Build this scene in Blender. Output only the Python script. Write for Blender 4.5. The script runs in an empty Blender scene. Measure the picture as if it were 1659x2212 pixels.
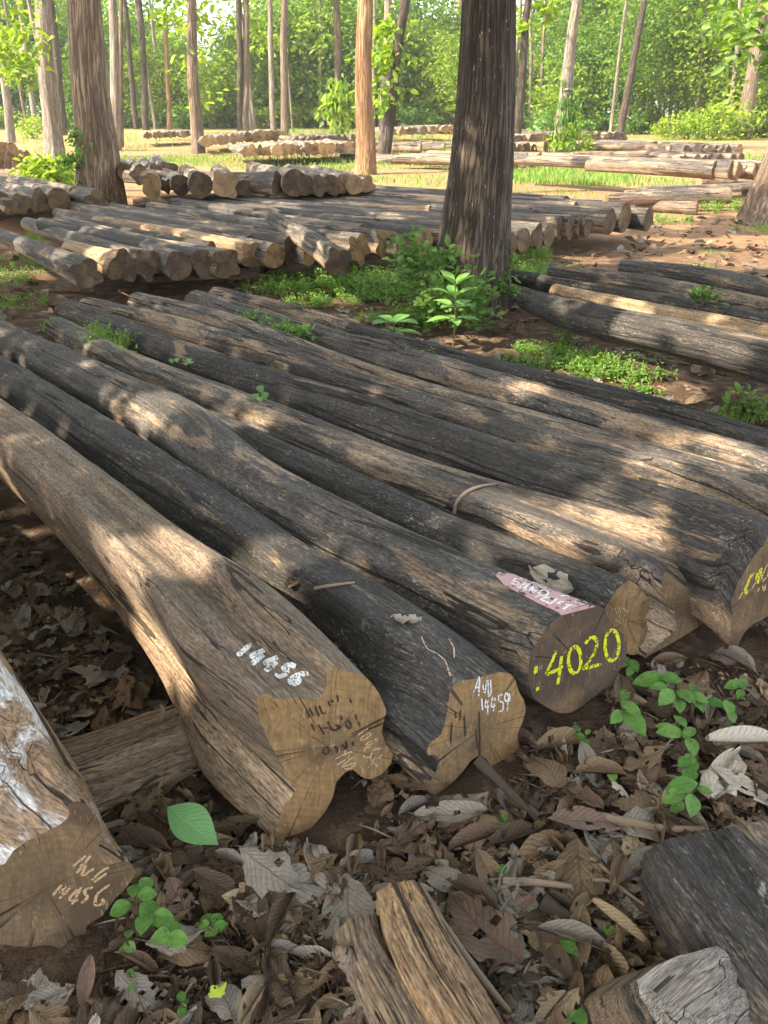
import bpy, bmesh, math, random
import numpy as np
from mathutils import Vector, Matrix, noise
from mathutils.bvhtree import BVHTree
from mathutils.geometry import tessellate_polygon

random.seed(7)
rng = np.random.default_rng(7)
sc = bpy.context.scene
col = sc.collection

# ------------------------------------------------------------------ camera
F, CX, CY, H = 1800.0, 829.5, 1106.0, 1.4
PITCH = math.atan(881.0 / F)
cp, sp = math.cos(PITCH), math.sin(PITCH)
RT, UP, FW = Vector((1, 0, 0)), Vector((0, sp, cp)), Vector((0, cp, -sp))
CAM = Vector((0, 0, H))
cd = bpy.data.cameras.new('camera')
cam = bpy.data.objects.new('camera', cd)
col.objects.link(cam)
cam.location = CAM
cam.rotation_euler = (math.pi / 2 - PITCH, 0, 0)
cd.sensor_fit = 'VERTICAL'
cd.sensor_height = 24
cd.lens = F / 2212 * 24
cd.clip_end = 600
cd.clip_start = 0.05
sc.camera = cam


def ray(px, py):
    return RT * ((px - CX) / F) - UP * ((py - CY) / F) + FW


def gp(px, py, z=0.0):
    d = ray(px, py)
    return CAM + d * ((z - H) / d.z)


def depth(p):
    return (p - CAM).dot(FW)


def pix(p):
    v = p - CAM
    t = v.dot(FW)
    return CX + F * v.dot(RT) / t, CY - F * v.dot(UP) / t


# ------------------------------------------------------------------ naming helpers
def tag(o, label=None, cat=None, group=None, kind=None):
    if label:
        o['label'] = label
    if cat:
        o['category'] = cat
    if group:
        o['group'] = group
    if kind:
        o['kind'] = kind
    return o


def empty(name, loc):
    o = bpy.data.objects.new(name, None)
    col.objects.link(o)
    o.location = loc
    o.empty_display_size = 0.1
    return o


def link(name, me, m=None, parent=None, loc=None):
    o = bpy.data.objects.new(name, me)
    col.objects.link(o)
    if m is not None:
        if len(me.materials) == 0:
            me.materials.append(m)
    if parent is not None:
        o.parent = parent
    if loc is not None:
        o.location = loc
    return o


ORD = ['first', 'second', 'third', 'fourth', 'fifth', 'sixth', 'seventh', 'eighth', 'ninth', 'tenth',
       'eleventh', 'twelfth', 'thirteenth', 'fourteenth', 'fifteenth', 'sixteenth', 'seventeenth']


def uniquify(items):
    """items: (object, label, pixel x); repeated labels are told apart by their order from left to right"""
    d = {}
    for o, l, x in items:
        d.setdefault(l, []).append((x, o))
    for l, v in d.items():
        v.sort(key=lambda q: q[0])
        n = len(v)
        for k, (x, o) in enumerate(v):
            if n == 1:
                o['label'] = l
            elif n == 2:
                o['label'] = ('left-hand ', 'right-hand ')[k] + l
            elif n == 3:
                o['label'] = ('leftmost ', 'middle ', 'rightmost ')[k] + l
            else:
                o['label'] = ORD[min(k, 16)] + ' from left, ' + l


# ------------------------------------------------------------------ node helpers
class NT:
    def __init__(self, name):
        self.m = bpy.data.materials.new(name)
        self.m.use_nodes = True
        self.t = self.m.node_tree
        self.t.nodes.clear()
        self.out = self.t.nodes.new('ShaderNodeOutputMaterial')

    def n(self, typ, ins=None, **kw):
        nd = self.t.nodes.new('ShaderNode' + typ)
        for k, v in kw.items():
            setattr(nd, k, v)
        if ins:
            for k, v in ins.items():
                self.put(nd.inputs[k], v)
        return nd

    def put(self, sock, v):
        if isinstance(v, bpy.types.NodeSocket):
            self.t.links.new(v, sock)
        else:
            if sock.type == 'RGBA' and len(v) == 3:
                v = (*v, 1)
            sock.default_value = v

    def math(self, op, a, b=0.0, c=0.0, clamp=False):
        nd = self.n('Math', {0: a, 1: b, 2: c}, operation=op)
        nd.use_clamp = clamp
        return nd.outputs[0]

    def vmul(self, v, s):
        return self.n('VectorMath', {0: v, 1: s}, operation='MULTIPLY').outputs[0]

    def vadd(self, v, s):
        return self.n('VectorMath', {0: v, 1: s}, operation='ADD').outputs[0]

    def noise(self, vec, scale, detail=4, rough=0.55, dist=0.0):
        return self.n('TexNoise', {'Vector': vec, 'Scale': scale, 'Detail': detail, 'Roughness': rough, 'Distortion': dist}).outputs['Fac']

    def mr(self, v, a, b, c=0.0, d=1.0, smooth=False):
        nd = self.n('MapRange', {0: v, 1: a, 2: b, 3: c, 4: d})
        if smooth:
            nd.interpolation_type = 'SMOOTHSTEP'
        return nd.outputs[0]

    def mix(self, f, a, b, blend='MIX'):
        nd = self.n('Mix', data_type='RGBA', blend_type=blend)
        self.put(nd.inputs[0], f)
        self.put(nd.inputs[6], a)
        self.put(nd.inputs[7], b)
        return nd.outputs[2]

    def ramp(self, f, stops):
        nd = self.n('ValToRGB', {0: f})
        cr = nd.color_ramp
        while len(cr.elements) < len(stops):
            cr.elements.new(0.5)
        for e, (p, c) in zip(cr.elements, stops):
            e.position = p
            e.color = (*c, 1)
        return nd.outputs[0]

    def bump(self, h, dist, strength=1.0):
        return self.n('Bump', {'Height': h, 'Distance': dist, 'Strength': strength}).outputs[0]

    def finish(self, colr, rough=0.85, normal=None, spec=0.25):
        b = self.n('BsdfPrincipled', {'Base Color': colr, 'Roughness': rough, 'Specular IOR Level': spec})
        if normal is not None:
            self.put(b.inputs['Normal'], normal)
        self.t.links.new(b.outputs[0], self.out.inputs[0])
        self.bs = b
        return self.m


def log_mat(name, dark, mid, wood, woodcut=0.56, under=0.02, lichen=0.5, bumpd=0.010, pale=None, palecut=0.6):
    k = NT(name)
    a = k.n('Attribute', attribute_name='grain').outputs['Vector']
    rnd = k.n('ObjectInfo').outputs['Random']
    off = k.n('CombineXYZ', {0: 0.0, 1: k.math('MULTIPLY', rnd, 37.0), 2: k.math('MULTIPLY', rnd, 91.0)}).outputs[0]
    v = k.vadd(a, off)
    warp = k.n('TexNoise', {'Vector': v, 'Scale': 3.0, 'Detail': 2.0}).outputs['Color']
    vw = k.vadd(v, k.vmul(warp, (0.03, 0.03, 0.0)))
    g1 = k.noise(k.vmul(vw, (26, 26, 1.6)), 1.0, 6, 0.72)
    g2 = k.noise(k.vmul(vw, (110, 110, 5)), 1.0, 4, 0.6)
    pt = k.noise(k.vmul(vw, (7.5, 7.5, 1.5)), 1.0, 8, 0.68, 0.5)
    sepa = k.n('SeparateXYZ', {0: a}).outputs[0]
    un = k.mr(k.math('ADD', sepa, k.math('MULTIPLY', k.math('SUBTRACT', pt, 0.5), 0.30)), under + 0.01, under - 0.07, 0, 1, True)
    ptm = k.mr(pt, woodcut, woodcut + 0.07, 0, 0.85, True)
    fine = k.noise(k.vmul(vw, (240, 240, 55)), 1.0, 3, 0.6)
    # weathering skin worn through in flecks along the grain
    fl = k.noise(k.vmul(v, (150, 150, 34)), 1.0, 3, 0.7)
    flm = k.math('MULTIPLY', k.mr(fl, 0.57, 0.64), k.mr(k.noise(v, 7.0, 3, 0.6), 0.42, 0.60))
    wm = k.math('MAXIMUM', k.math('MAXIMUM', ptm, un), k.math('MULTIPLY', flm, 0.75))
    base = k.mix(k.mr(g1, 0.32, 0.68), dark, mid)
    wcol = k.mix(k.mr(g1, 0.3, 0.7), tuple(c * 0.55 for c in wood), tuple(c * 1.2 for c in wood))
    c = k.mix(wm, base, wcol)
    if pale is not None:
        pm = k.math('MULTIPLY', k.mr(k.noise(k.vmul(v, (9, 9, 5)), 1.0, 5, 0.6, 0.4), palecut, palecut + 0.05), k.mr(sepa, 0.0, 0.1))
        c = k.mix(pm, c, pale)
    # lichen and bared flecks gathered in drifts, mostly on the upper side
    sp_ = k.noise(k.vmul(v, (210, 210, 95)), 1.0, 4, 0.75)
    sp2 = k.noise(k.vmul(v, (75, 75, 30)), 1.0, 5, 0.75, 0.5)
    drift = k.noise(k.vmul(v, (6.5, 6.5, 3.2)), 1.0, 6, 0.7)
    dm = k.mr(drift, 0.62 - 0.16 * lichen, 0.80 - 0.16 * lichen)
    lm = k.math('MULTIPLY', k.mr(k.math('ADD', k.math('MULTIPLY', sp_, 0.55), k.math('MULTIPLY', sp2, 0.45)), 0.54, 0.60), dm)
    big = k.math('MULTIPLY', k.mr(k.noise(k.vmul(v, (26, 26, 11)), 1.0, 6, 0.7, 0.6), 0.62, 0.66), k.mr(drift, 0.55, 0.64))
    c = k.mix(k.math('MULTIPLY', lm, 0.75), c, k.mix(k.mr(sp2, 0.4, 0.6), (0.27, 0.20, 0.135), (0.42, 0.37, 0.31)))
    lm = k.math('MAXIMUM', lm, k.math('MULTIPLY', big, min(1.0, lichen * 1.2)))
    c = k.mix(k.math('MULTIPLY', big, 0.62 * min(1.0, lichen * 1.2)), c, (0.44, 0.41, 0.37))
    # drying cracks running with the grain
    cr = k.math('ABSOLUTE', k.math('SUBTRACT', k.noise(k.vmul(vw, (13, 13, 0.42)), 1.0, 3, 0.5), 0.5))
    cw = k.mr(k.noise(k.vmul(v, (6, 6, 1.1)), 1.0, 2), 0.40, 0.6, 0.0, 0.017)
    crm = k.math('LESS_THAN', cr, cw)
    cr2 = k.mr(k.math('ABSOLUTE', k.math('SUBTRACT', k.noise(k.vmul(vw, (45, 45, 1.2)), 1.0, 2, 0.5), 0.5)), 0.0, 0.02)
    c = k.mix(k.math('MULTIPLY', crm, 0.85), c, (0.012, 0.01, 0.008))
    c = k.mix(k.mr(cr2, 0, 1, 0.35, 0.0), c, (0.02, 0.016, 0.012))
    c = k.mix(0.85, c, k.mix(k.mr(fine, 0.33, 0.67), tuple([0.40] * 3), tuple([1.6] * 3)), 'MULTIPLY')
    c = k.mix(0.7, c, k.mix(k.mr(k.noise(k.vmul(v, (5, 5, 2.2)), 1.0, 5, 0.65), 0.3, 0.7), tuple([0.55] * 3), tuple([1.4] * 3)), 'MULTIPLY')
    h = k.math('ADD', k.math('MULTIPLY', g1, 0.7), k.math('ADD', k.math('MULTIPLY', g2, 0.35), k.math('MULTIPLY', fine, 0.16)))
    h = k.math('SUBTRACT', h, k.math('MULTIPLY', crm, 1.3))
    h = k.math('ADD', k.math('ADD', h, k.math('MULTIPLY', cr2, 0.2)), k.math('MULTIPLY', lm, 0.12))
    return k.finish(c, k.mr(g1, 0.2, 0.8, 0.75, 0.95), k.bump(h, bumpd))


def end_mat(name, base, stain, stainamt=0.5):
    k = NT(name)
    a = k.n('Attribute', attribute_name='grain').outputs['Vector']
    rnd = k.n('ObjectInfo').outputs['Random']
    off = k.n('CombineXYZ', {0: k.math('MULTIPLY', rnd, 13.0), 1: k.math('MULTIPLY', rnd, 29.0), 2: k.math('MULTIPLY', rnd, 51.0)}).outputs[0]
    v = k.vadd(a, off)
    ln = k.n('VectorMath', {0: a}, operation='LENGTH').outputs['Value']
    ring = k.math('SINE', k.math('ADD', k.math('MULTIPLY', ln, 420.0), k.math('MULTIPLY', k.noise(v, 7.0, 4), 30.0)))
    saw = k.noise(k.vadd(k.vmul(v, (9, 230, 230)), k.vmul(k.n('TexNoise', {'Vector': v, 'Scale': 6.0}).outputs['Color'], (0, 14, 0))), 1.0, 4, 0.65)
    saw2 = k.noise(k.n('VectorRotate', {'Vector': k.vmul(v, (1, 1, 1)), 'Angle': 0.5}, rotation_type='Z_AXIS').outputs[0], 1.0, 1)
    st = k.noise(v, 5.0, 5, 0.6, 0.5)
    blot = k.noise(v, 28.0, 4, 0.65)
    c = k.mix(k.mr(k.math('ADD', k.math('MULTIPLY', saw, 0.5), k.math('MULTIPLY', k.noise(v, 45.0, 6, 0.75), 0.5)), 0.36, 0.64), tuple(x * 0.6 for x in base), tuple(x * 1.25 for x in base))
    c = k.mix(k.mr(ring, -0.2, 1, 0, 0.20), c, tuple(x * 0.42 for x in base))
    c = k.mix(k.mr(k.math('ADD', ln, k.math('MULTIPLY', k.noise(v, 8.0, 3), 0.08)), 0.05, 0.13, 0.55, 0.0), c, stain)
    c = k.mix(k.mr(k.noise(v, 3.5, 5, 0.65), 0.5, 0.68, 0, 0.5), c, (0.12, 0.10, 0.085))
    c = k.mix(k.math('MULTIPLY', k.mr(st, 0.62 - 0.3 * stainamt, 0.72 - 0.2 * stainamt, 0, 1, True), 0.85), c, stain)
    c = k.mix(k.mr(blot, 0.5, 0.75, 0, 0.4), c, stain)
    fk = k.math('MULTIPLY', k.mr(k.noise(k.vmul(v, (40, 200, 200)), 1.0, 3, 0.7), 0.58, 0.66), k.mr(k.noise(v, 14.0, 4, 0.6), 0.48, 0.6))
    c = k.mix(k.math('MULTIPLY', fk, 0.7), c, tuple(min(1, x * 1.9) for x in base))
    dirn = k.n('VectorMath', {0: a}, operation='NORMALIZE').outputs[0]
    rc = k.math('ABSOLUTE', k.math('SUBTRACT', k.noise(k.vadd(k.vmul(dirn, (2.2, 2.2, 0)), off), 1.0, 3, 0.6), 0.5))
    rcm = k.math('MULTIPLY', k.math('LESS_THAN', rc, 0.006), k.mr(k.noise(v, 11.0, 2), 0.42, 0.5))
    c = k.mix(k.math('MULTIPLY', rcm, 0.85), c, (0.02, 0.014, 0.01))
    h = k.math('ADD', k.math('MULTIPLY', saw, 0.8), k.math('MULTIPLY', blot, 0.5))
    h = k.math('SUBTRACT', h, rcm)
    return k.finish(c, 0.9, k.bump(h, 0.003), 0.2)


def bark_mat(name, dark, light, lich=0.35):
    k = NT(name)
    a = k.n('Attribute', attribute_name='grain').outputs['Vector']
    rnd = k.n('ObjectInfo').outputs['Random']
    v = k.vadd(a, k.n('CombineXYZ', {0: 0.0, 1: k.math('MULTIPLY', rnd, 17.0), 2: k.math('MULTIPLY', rnd, 60.0)}).outputs[0])
    g = k.noise(k.vmul(v, (24, 24, 1.1)), 1.0, 6, 0.7, 0.3)
    rid = k.mr(k.math('ABSOLUTE', k.math('SUBTRACT', k.noise(k.vmul(v, (30, 30, 1.3)), 1.0, 3, 0.55, 0.4), 0.5)), 0.0, 0.09)
    pt = k.noise(k.vmul(v, (3.5, 3.5, 1.0)), 1.0, 6, 0.65, 0.4)
    c = k.mix(k.mr(k.math('ADD', k.math('MULTIPLY', g, 0.55), k.math('MULTIPLY', k.noise(k.vmul(v, (9, 9, 2.5)), 1.0, 6, 0.7), 0.45)), 0.36, 0.64), dark, light)
    c = k.mix(k.mr(rid, 0, 1, 0.75, 0), c, tuple(x * 0.35 for x in dark))
    c = k.mix(k.mr(pt, 0.40, 0.62, 0.0, 0.65), c, tuple(x * 0.65 for x in dark))
    sp_ = k.math('MULTIPLY', k.mr(k.noise(k.vmul(v, (60, 60, 14)), 1.0, 3, 0.6), 0.66, 0.7), k.mr(k.noise(v, 2.5, 3), 0.45, 0.55))
    c = k.mix(k.math('MULTIPLY', sp_, lich), c, (0.42, 0.40, 0.36))
    h = k.math('ADD', k.math('MULTIPLY', rid, 1.0), k.math('MULTIPLY', g, 0.6))
    return k.finish(c, 0.92, k.bump(h, 0.02), 0.15)


def leaf_mat(name, stops, trans=0.45, gloss=0.35, objrand=True):
    k = NT(name)
    ri = k.n('NewGeometry').outputs['Random Per Island']
    if objrand:
        ob = k.n('ObjectInfo').outputs['Random']
        ri = k.math('ADD', k.math('MULTIPLY', ri, 0.7), k.math('MULTIPLY', ob, 0.3))
    c = k.ramp(ri, stops)
    b = k.n('BsdfPrincipled', {'Base Color': c, 'Roughness': 0.5, 'Specular IOR Level': gloss})
    t = k.n('BsdfTranslucent', {'Color': k.mix(1.0, c, (1.25, 1.3, 0.55), 'MULTIPLY')})
    mx = k.n('MixShader', {0: trans, 1: b.outputs[0], 2: t.outputs[0]})
    k.t.links.new(mx.outputs[0], k.out.inputs[0])
    return k.m


def veined_mat(name, ca, cb, trans=0.0, vein=0.5, spots=True):
    """broad leaf with midrib and side veins from the leaf's own UV"""
    k = NT(name)
    uv = k.n('UVMap').outputs[0]
    rnd = k.n('ObjectInfo').outputs['Random']
    isl = k.n('NewGeometry').outputs['Random Per Island']
    s = k.n('SeparateXYZ', {0: uv})
    au = k.math('ABSOLUTE', k.math('SUBTRACT', s.outputs[0], 0.5))
    rib = k.mr(au, 0.012, 0.03, 1, 0)
    w = k.math('FRACT', k.math('SUBTRACT', k.math('MULTIPLY', s.outputs[1], 11.0), k.math('MULTIPLY', au, 7.0)))
    sv = k.mr(k.math('ABSOLUTE', k.math('SUBTRACT', w, 0.5)), 0.03, 0.12, 1, 0)
    vm = k.math('MAXIMUM', rib, k.math('MULTIPLY', sv, 0.6))
    tc = k.vadd(k.n('TexCoord').outputs['Object'], k.n('CombineXYZ', {0: k.math('MULTIPLY', rnd, 9.0), 1: k.math('MULTIPLY', isl, 7.0), 2: 0.0}).outputs[0])
    nz = k.noise(tc, 22.0, 5, 0.65)
    n2 = k.noise(tc, 130.0, 3, 0.6)
    f = k.math('ADD', k.math('MULTIPLY', k.mr(nz, 0.3, 0.7), 0.6), k.math('MULTIPLY', k.math('FRACT', k.math('ADD', rnd, k.math('MULTIPLY', isl, 3.7))), 0.4))
    c = k.mix(f, ca, cb)
    c = k.mix(k.math('MULTIPLY', vm, vein), c, tuple(min(1, x * 1.45) for x in cb) if trans else tuple(x * 0.6 for x in ca))
    if spots:
        c = k.mix(k.mr(k.noise(tc, 60.0, 3, 0.7), 0.6, 0.7, 0, 0.7), c, tuple(x * 0.35 for x in ca))
    c = k.mix(0.45, c, k.mix(k.mr(n2, 0.3, 0.7), (0.5, 0.5, 0.5), (1.4, 1.4, 1.4)), 'MULTIPLY')
    h = k.math('ADD', k.math('MULTIPLY', vm, 0.6), k.math('MULTIPLY', nz, 0.8))
    b = k.n('BsdfPrincipled', {'Base Color': c, 'Roughness': 0.68 if not trans else 0.5, 'Specular IOR Level': 0.3, 'Normal': k.bump(h, 0.003)})
    if trans:
        t = k.n('BsdfTranslucent', {'Color': c})
        mx = k.n('MixShader', {0: trans, 1: b.outputs[0], 2: t.outputs[0]})
        k.t.links.new(mx.outputs[0], k.out.inputs[0])
    else:
        k.t.links.new(b.outputs[0], k.out.inputs[0])
    return k.m


def paint_mat(name, c, wear=0.5, scale=220.0, rough=0.6, stretch=(1, 1, 1)):
    k = NT(name)
    g = k.n('NewGeometry').outputs['Position']
    n = k.noise(k.vmul(g, stretch), scale, 3, 0.6)
    n2 = k.noise(g, scale * 0.25, 3, 0.6)
    m = k.mr(k.math('ADD', k.math('MULTIPLY', n, 0.6), k.math('MULTIPLY', n2, 0.4)), wear - 0.03, wear + 0.03)
    col_ = k.mix(k.mr(n, 0.3, 0.7), tuple(x * 0.8 for x in c), c)
    b = k.n('BsdfPrincipled', {'Base Color': col_, 'Roughness': rough})
    tr = k.n('BsdfTransparent')
    mx = k.n('MixShader', {0: m, 1: tr.outputs[0], 2: b.outputs[0]})
    k.t.links.new(mx.outputs[0], k.out.inputs[0])
    return k.m


M = {}
M['log_black'] = log_mat('charred_dark_wood', (0.020, 0.0185, 0.017), (0.066, 0.060, 0.054), (0.23, 0.16, 0.10), 0.575, -0.07, 0.85)
M['log_grey'] = log_mat('weathered_grey_wood', (0.033, 0.030, 0.027), (0.105, 0.094, 0.083), (0.27, 0.19, 0.125), 0.52, -0.05, 1.0)
M['log_mixed'] = log_mat('part_bleached_wood', (0.033, 0.029, 0.026), (0.118, 0.103, 0.089), (0.29, 0.205, 0.135), 0.475, -0.02, 0.95)
M['log_brown'] = log_mat('bare_brown_wood', (0.105, 0.076, 0.053), (0.205, 0.155, 0.112), (0.25, 0.175, 0.110), 0.54, 0.0, 0.4)
M['log_tan'] = log_mat('pale_tan_wood', (0.20, 0.135, 0.075), (0.36, 0.25, 0.15), (0.40, 0.27, 0.15), 0.5, 0.0, 0.2)
M['log_char'] = log_mat('charcoal_wood', (0.018, 0.016, 0.0145), (0.075, 0.065, 0.056), (0.22, 0.16, 0.105), 0.53, -0.3, 0.8, 0.016)
M['log_warm'] = log_mat('warm_brown_wood', (0.12, 0.085, 0.056), (0.27, 0.195, 0.128), (0.29, 0.20, 0.125), 0.5, 0.0, 0.3)
M['log_orange'] = log_mat('torn_orange_wood', (0.17, 0.105, 0.058), (0.33, 0.22, 0.13), (0.35, 0.21, 0.105), 0.5, 0.0, 0.15)
M['log_white'] = log_mat('bleached_peeling_wood', (0.16, 0.105, 0.065), (0.28, 0.20, 0.135), (0.30, 0.19, 0.10), 0.55, 0.05, 0.1, 0.006, (0.47, 0.44, 0.41), 0.49)
M['log_pale'] = log_mat('pale_cleaved_wood', (0.13, 0.11, 0.092), (0.31, 0.275, 0.24), (0.30, 0.23, 0.16), 0.60, -0.5, 0.1)
M['end_tan'] = end_mat('sawn_tan_wood', (0.275, 0.170, 0.075), (0.11, 0.068, 0.034), 0.46)
M['end_brown'] = end_mat('sawn_brown_wood', (0.195, 0.127, 0.068), (0.08, 0.052, 0.032), 0.65)
M['end_dark'] = end_mat('sawn_dark_wood', (0.20, 0.125, 0.072), (0.062, 0.044, 0.033), 0.95)
M['end_far'] = end_mat('dull_sawn_wood', (0.135, 0.086, 0.050), (0.055, 0.038, 0.027), 0.65)
M['end_pale'] = end_mat('sawn_pale_wood', (0.30, 0.19, 0.10), (0.16, 0.10, 0.055), 0.4)
M['bark_dark'] = bark_mat('dark_bark', (0.060, 0.045, 0.034), (0.165, 0.125, 0.095), 0.9)
M['bark_brown'] = bark_mat('brown_bark', (0.17, 0.118, 0.082), (0.36, 0.27, 0.19), 0.3)
M['bark_warm'] = bark_mat('warm_brown_bark', (0.22, 0.15, 0.10), (0.44, 0.325, 0.225), 0.3)
M['bark_pale'] = bark_mat('pale_bark', (0.24, 0.19, 0.145), (0.42, 0.35, 0.28), 0.5)
M['bark_red'] = bark_mat('reddish_bark', (0.27, 0.15, 0.075), (0.47, 0.29, 0.16), 0.2)
M['leaf_tree'] = leaf_mat('tree_leaf', [(0.0, (0.07, 0.14, 0.012)), (0.4, (0.16, 0.25, 0.022)), (0.75, (0.27, 0.36, 0.035)), (1.0, (0.42, 0.46, 0.06))], 0.58)
M['leaf_deep'] = leaf_mat('deep_green_leaf', [(0.0, (0.045, 0.11, 0.014)), (0.5, (0.11, 0.20, 0.024)), (1.0, (0.22, 0.31, 0.04))], 0.52)
M['leaf_bush'] = leaf_mat('bush_leaf', [(0.0, (0.04, 0.11, 0.015)), (0.6, (0.10, 0.21, 0.03)), (1.0, (0.22, 0.33, 0.05))], 0.42)
M['grass'] = leaf_mat('grass_blade', [(0.0, (0.07, 0.15, 0.02)), (0.5, (0.14, 0.25, 0.04)), (0.85, (0.22, 0.31, 0.065)), (1.0, (0.33, 0.31, 0.13))], 0.4)
M['weed'] = leaf_mat('weed_leaf', [(0.0, (0.06, 0.14, 0.02)), (0.55, (0.14, 0.27, 0.045)), (0.9, (0.24, 0.36, 0.07)), (1.0, (0.38, 0.38, 0.11))], 0.42)
M['sprout'] = veined_mat('sprout_leaf', (0.065, 0.18, 0.035), (0.20, 0.37, 0.075), 0.3, 0.4, True)
M['vine'] = veined_mat('vine_leaf', (0.045, 0.13, 0.02), (0.20, 0.33, 0.055), 0.35, 0.3, False)
M['green_leaf'] = veined_mat('fresh_green_leaf', (0.12, 0.27, 0.09), (0.17, 0.34, 0.12), 0.2, 0.6, False)
M['stem'] = NT('plant_stem').finish((0.13, 0.12, 0.05), 0.7)
M['twig'] = NT('dry_twig').finish((0.23, 0.17, 0.115), 0.85)
M['yellow'] = paint_mat('yellow_chalk_paint', (0.60, 0.60, 0.012), 0.445, 170.0)
M['white'] = paint_mat('white_paint', (0.72, 0.70, 0.67), 0.435, 200.0)
M['tanline'] = paint_mat('scratched_pale_wood', (0.52, 0.34, 0.19), 0.43)
M['darkline'] = paint_mat('gouged_dark_wood', (0.035, 0.023, 0.014), 0.40)
M['pink'] = paint_mat('worn_pink_paint', (0.46, 0.27, 0.27), 0.44, 60.0)
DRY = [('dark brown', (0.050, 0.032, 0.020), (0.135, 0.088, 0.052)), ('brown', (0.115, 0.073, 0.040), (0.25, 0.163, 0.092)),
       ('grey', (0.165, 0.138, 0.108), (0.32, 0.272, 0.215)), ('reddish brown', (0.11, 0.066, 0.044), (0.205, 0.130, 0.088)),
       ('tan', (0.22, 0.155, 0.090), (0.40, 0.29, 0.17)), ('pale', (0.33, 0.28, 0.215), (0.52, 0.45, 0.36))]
for nm, a_, b_ in DRY:
    M['dry_' + nm] = veined_mat('dry_leaf_' + nm.replace(' ', '_'), a_, b_)


# ------------------------------------------------------------------ mesh helpers
def np_mesh(name, verts, faces, m=None, smooth=False):
    """faces: (n,k) array"""
    me = bpy.data.meshes.new(name)
    verts = np.asarray(verts, dtype=np.float32)
    faces = np.asarray(faces, dtype=np.int32)
    n, kk = faces.shape
    me.vertices.add(len(verts))
    me.vertices.foreach_set('co', verts.ravel())
    me.loops.add(n * kk)
    me.loops.foreach_set('vertex_index', faces.ravel())
    me.polygons.add(n)
    me.polygons.foreach_set('loop_start', np.arange(0, n * kk, kk, dtype=np.int32))
    me.update(calc_edges=True)
    if smooth:
        me.polygons.foreach_set('use_smooth', np.ones(n, dtype=bool))
    if m is not None:
        me.materials.append(m)
    return me


def set_grain(me, arr):
    at = me.attributes.new('grain', 'FLOAT_VECTOR', 'POINT')
    at.data.foreach_set('vector', np.asarray(arr, dtype=np.float32).ravel())


def leaf_batch(P, D, Nn, L, W, fold=0.15, droop=0.1):
    """hexagonal folded leaves -> verts, faces"""
    D = D / np.linalg.norm(D, axis=1, keepdims=True)
    S = np.cross(D, Nn)
    S /= np.linalg.norm(S, axis=1, keepdims=True) + 1e-9
    Nn = np.cross(S, D)
    L = L[:, None]
    W = W[:, None]
    up = Nn * W * fold
    v = np.stack([P, P + D * L * 0.3 + S * W * 0.42 + up, P + D * L * 0.68 + S * W * 0.40 + up - Nn * L * droop * 0.5, P + D * L - Nn * L * droop,
                  P + D * L * 0.68 - S * W * 0.40 + up - Nn * L * droop * 0.5, P + D * L * 0.3 - S * W * 0.42 + up], axis=1)
    n = len(P)
    b = np.arange(n)[:, None] * 6
    f = np.concatenate([b + np.array([[0, 1, 2, 3]]), b + np.array([[0, 3, 4, 5]])], axis=0)
    return v.reshape(-1, 3), f


def unit_rand(n):
    v = rng.normal(size=(n, 3))
    return v / np.linalg.norm(v, axis=1, keepdims=True)


def tube(pts, rad, seg=6):
    """verts, faces of a tube through pts with radii rad"""
    V, Fc = [], []
    n = len(pts)
    for i, p in enumerate(pts):
        t = (pts[min(i + 1, n - 1)] - pts[max(i - 1, 0)]).normalized()
        a = t.orthogonal().normalized() if abs(t.z) < 0.9 else t.cross(Vector((0, 1, 0))).normalized()
        if abs(t.z) < 0.9:
            a = t.cross(Vector((0, 0, 1))).normalized()
        b = t.cross(a)
        for j in range(seg):
            th = 2 * math.pi * j / seg
            V.append(p + (a * math.cos(th) + b * math.sin(th)) * rad[i])
    for i in range(n - 1):
        for j in range(seg):
            k = (j + 1) % seg
            Fc.append((i * seg + j, i * seg + k, (i + 1) * seg + k, (i + 1) * seg + j))
    return V, Fc


class MB:
    def __init__(self):
        self.v, self.f = [], []

    def add(self, V, Fc):
        o = len(self.v)
        self.v += [tuple(x) for x in V]
        self.f += [tuple(i + o for i in q) for q in Fc]

    def build(self, name, m, parent=None, smooth=True, origin=None):
        me = bpy.data.meshes.new(name)
        vv = self.v
        if origin is not None:
            vv = [(x - origin[0], y - origin[1], z - origin[2]) for x, y, z in vv]
        me.from_pydata(vv, [], self.f)
        if smooth:
            me.polygons.foreach_set('use_smooth', [True] * len(me.polygons))
        o = link(name, me, m, parent)
        if origin is not None and parent is None:
            o.location = origin
        return o


def catmull(P, n):
    """P: (k,d) control points -> n samples, even in chord length"""
    P = np.asarray(P, float)
    k = len(P)
    ext = np.vstack([2 * P[0] - P[1], P, 2 * P[-1] - P[-2]])
    seg = np.linalg.norm(np.diff(P[:, :3], axis=0), axis=1)
    cum = np.concatenate([[0], np.cumsum(seg)])
    s = np.linspace(0, cum[-1], n)
    out = np.zeros((n, P.shape[1]))
    for q, x in enumerate(s):
        i = min(int(np.searchsorted(cum, x, side='right')) - 1, k - 2)
        t = (x - cum[i]) / max(seg[i], 1e-9)
        a, b, c, d = ext[i], ext[i + 1], ext[i + 2], ext[i + 3]
        out[q] = 0.5 * (2 * b + (c - a) * t + (2 * a - 5 * b + 4 * c - d) * t * t + (3 * b - a - 3 * c + d) * t ** 3)
    return out, s
# ------------------------------------------------------------------ logs
LOGS = []          # (centre polyline, radius) of every log, for keeping the litter out of them
BV = []            # triangles of the near logs for hit tests


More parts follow.
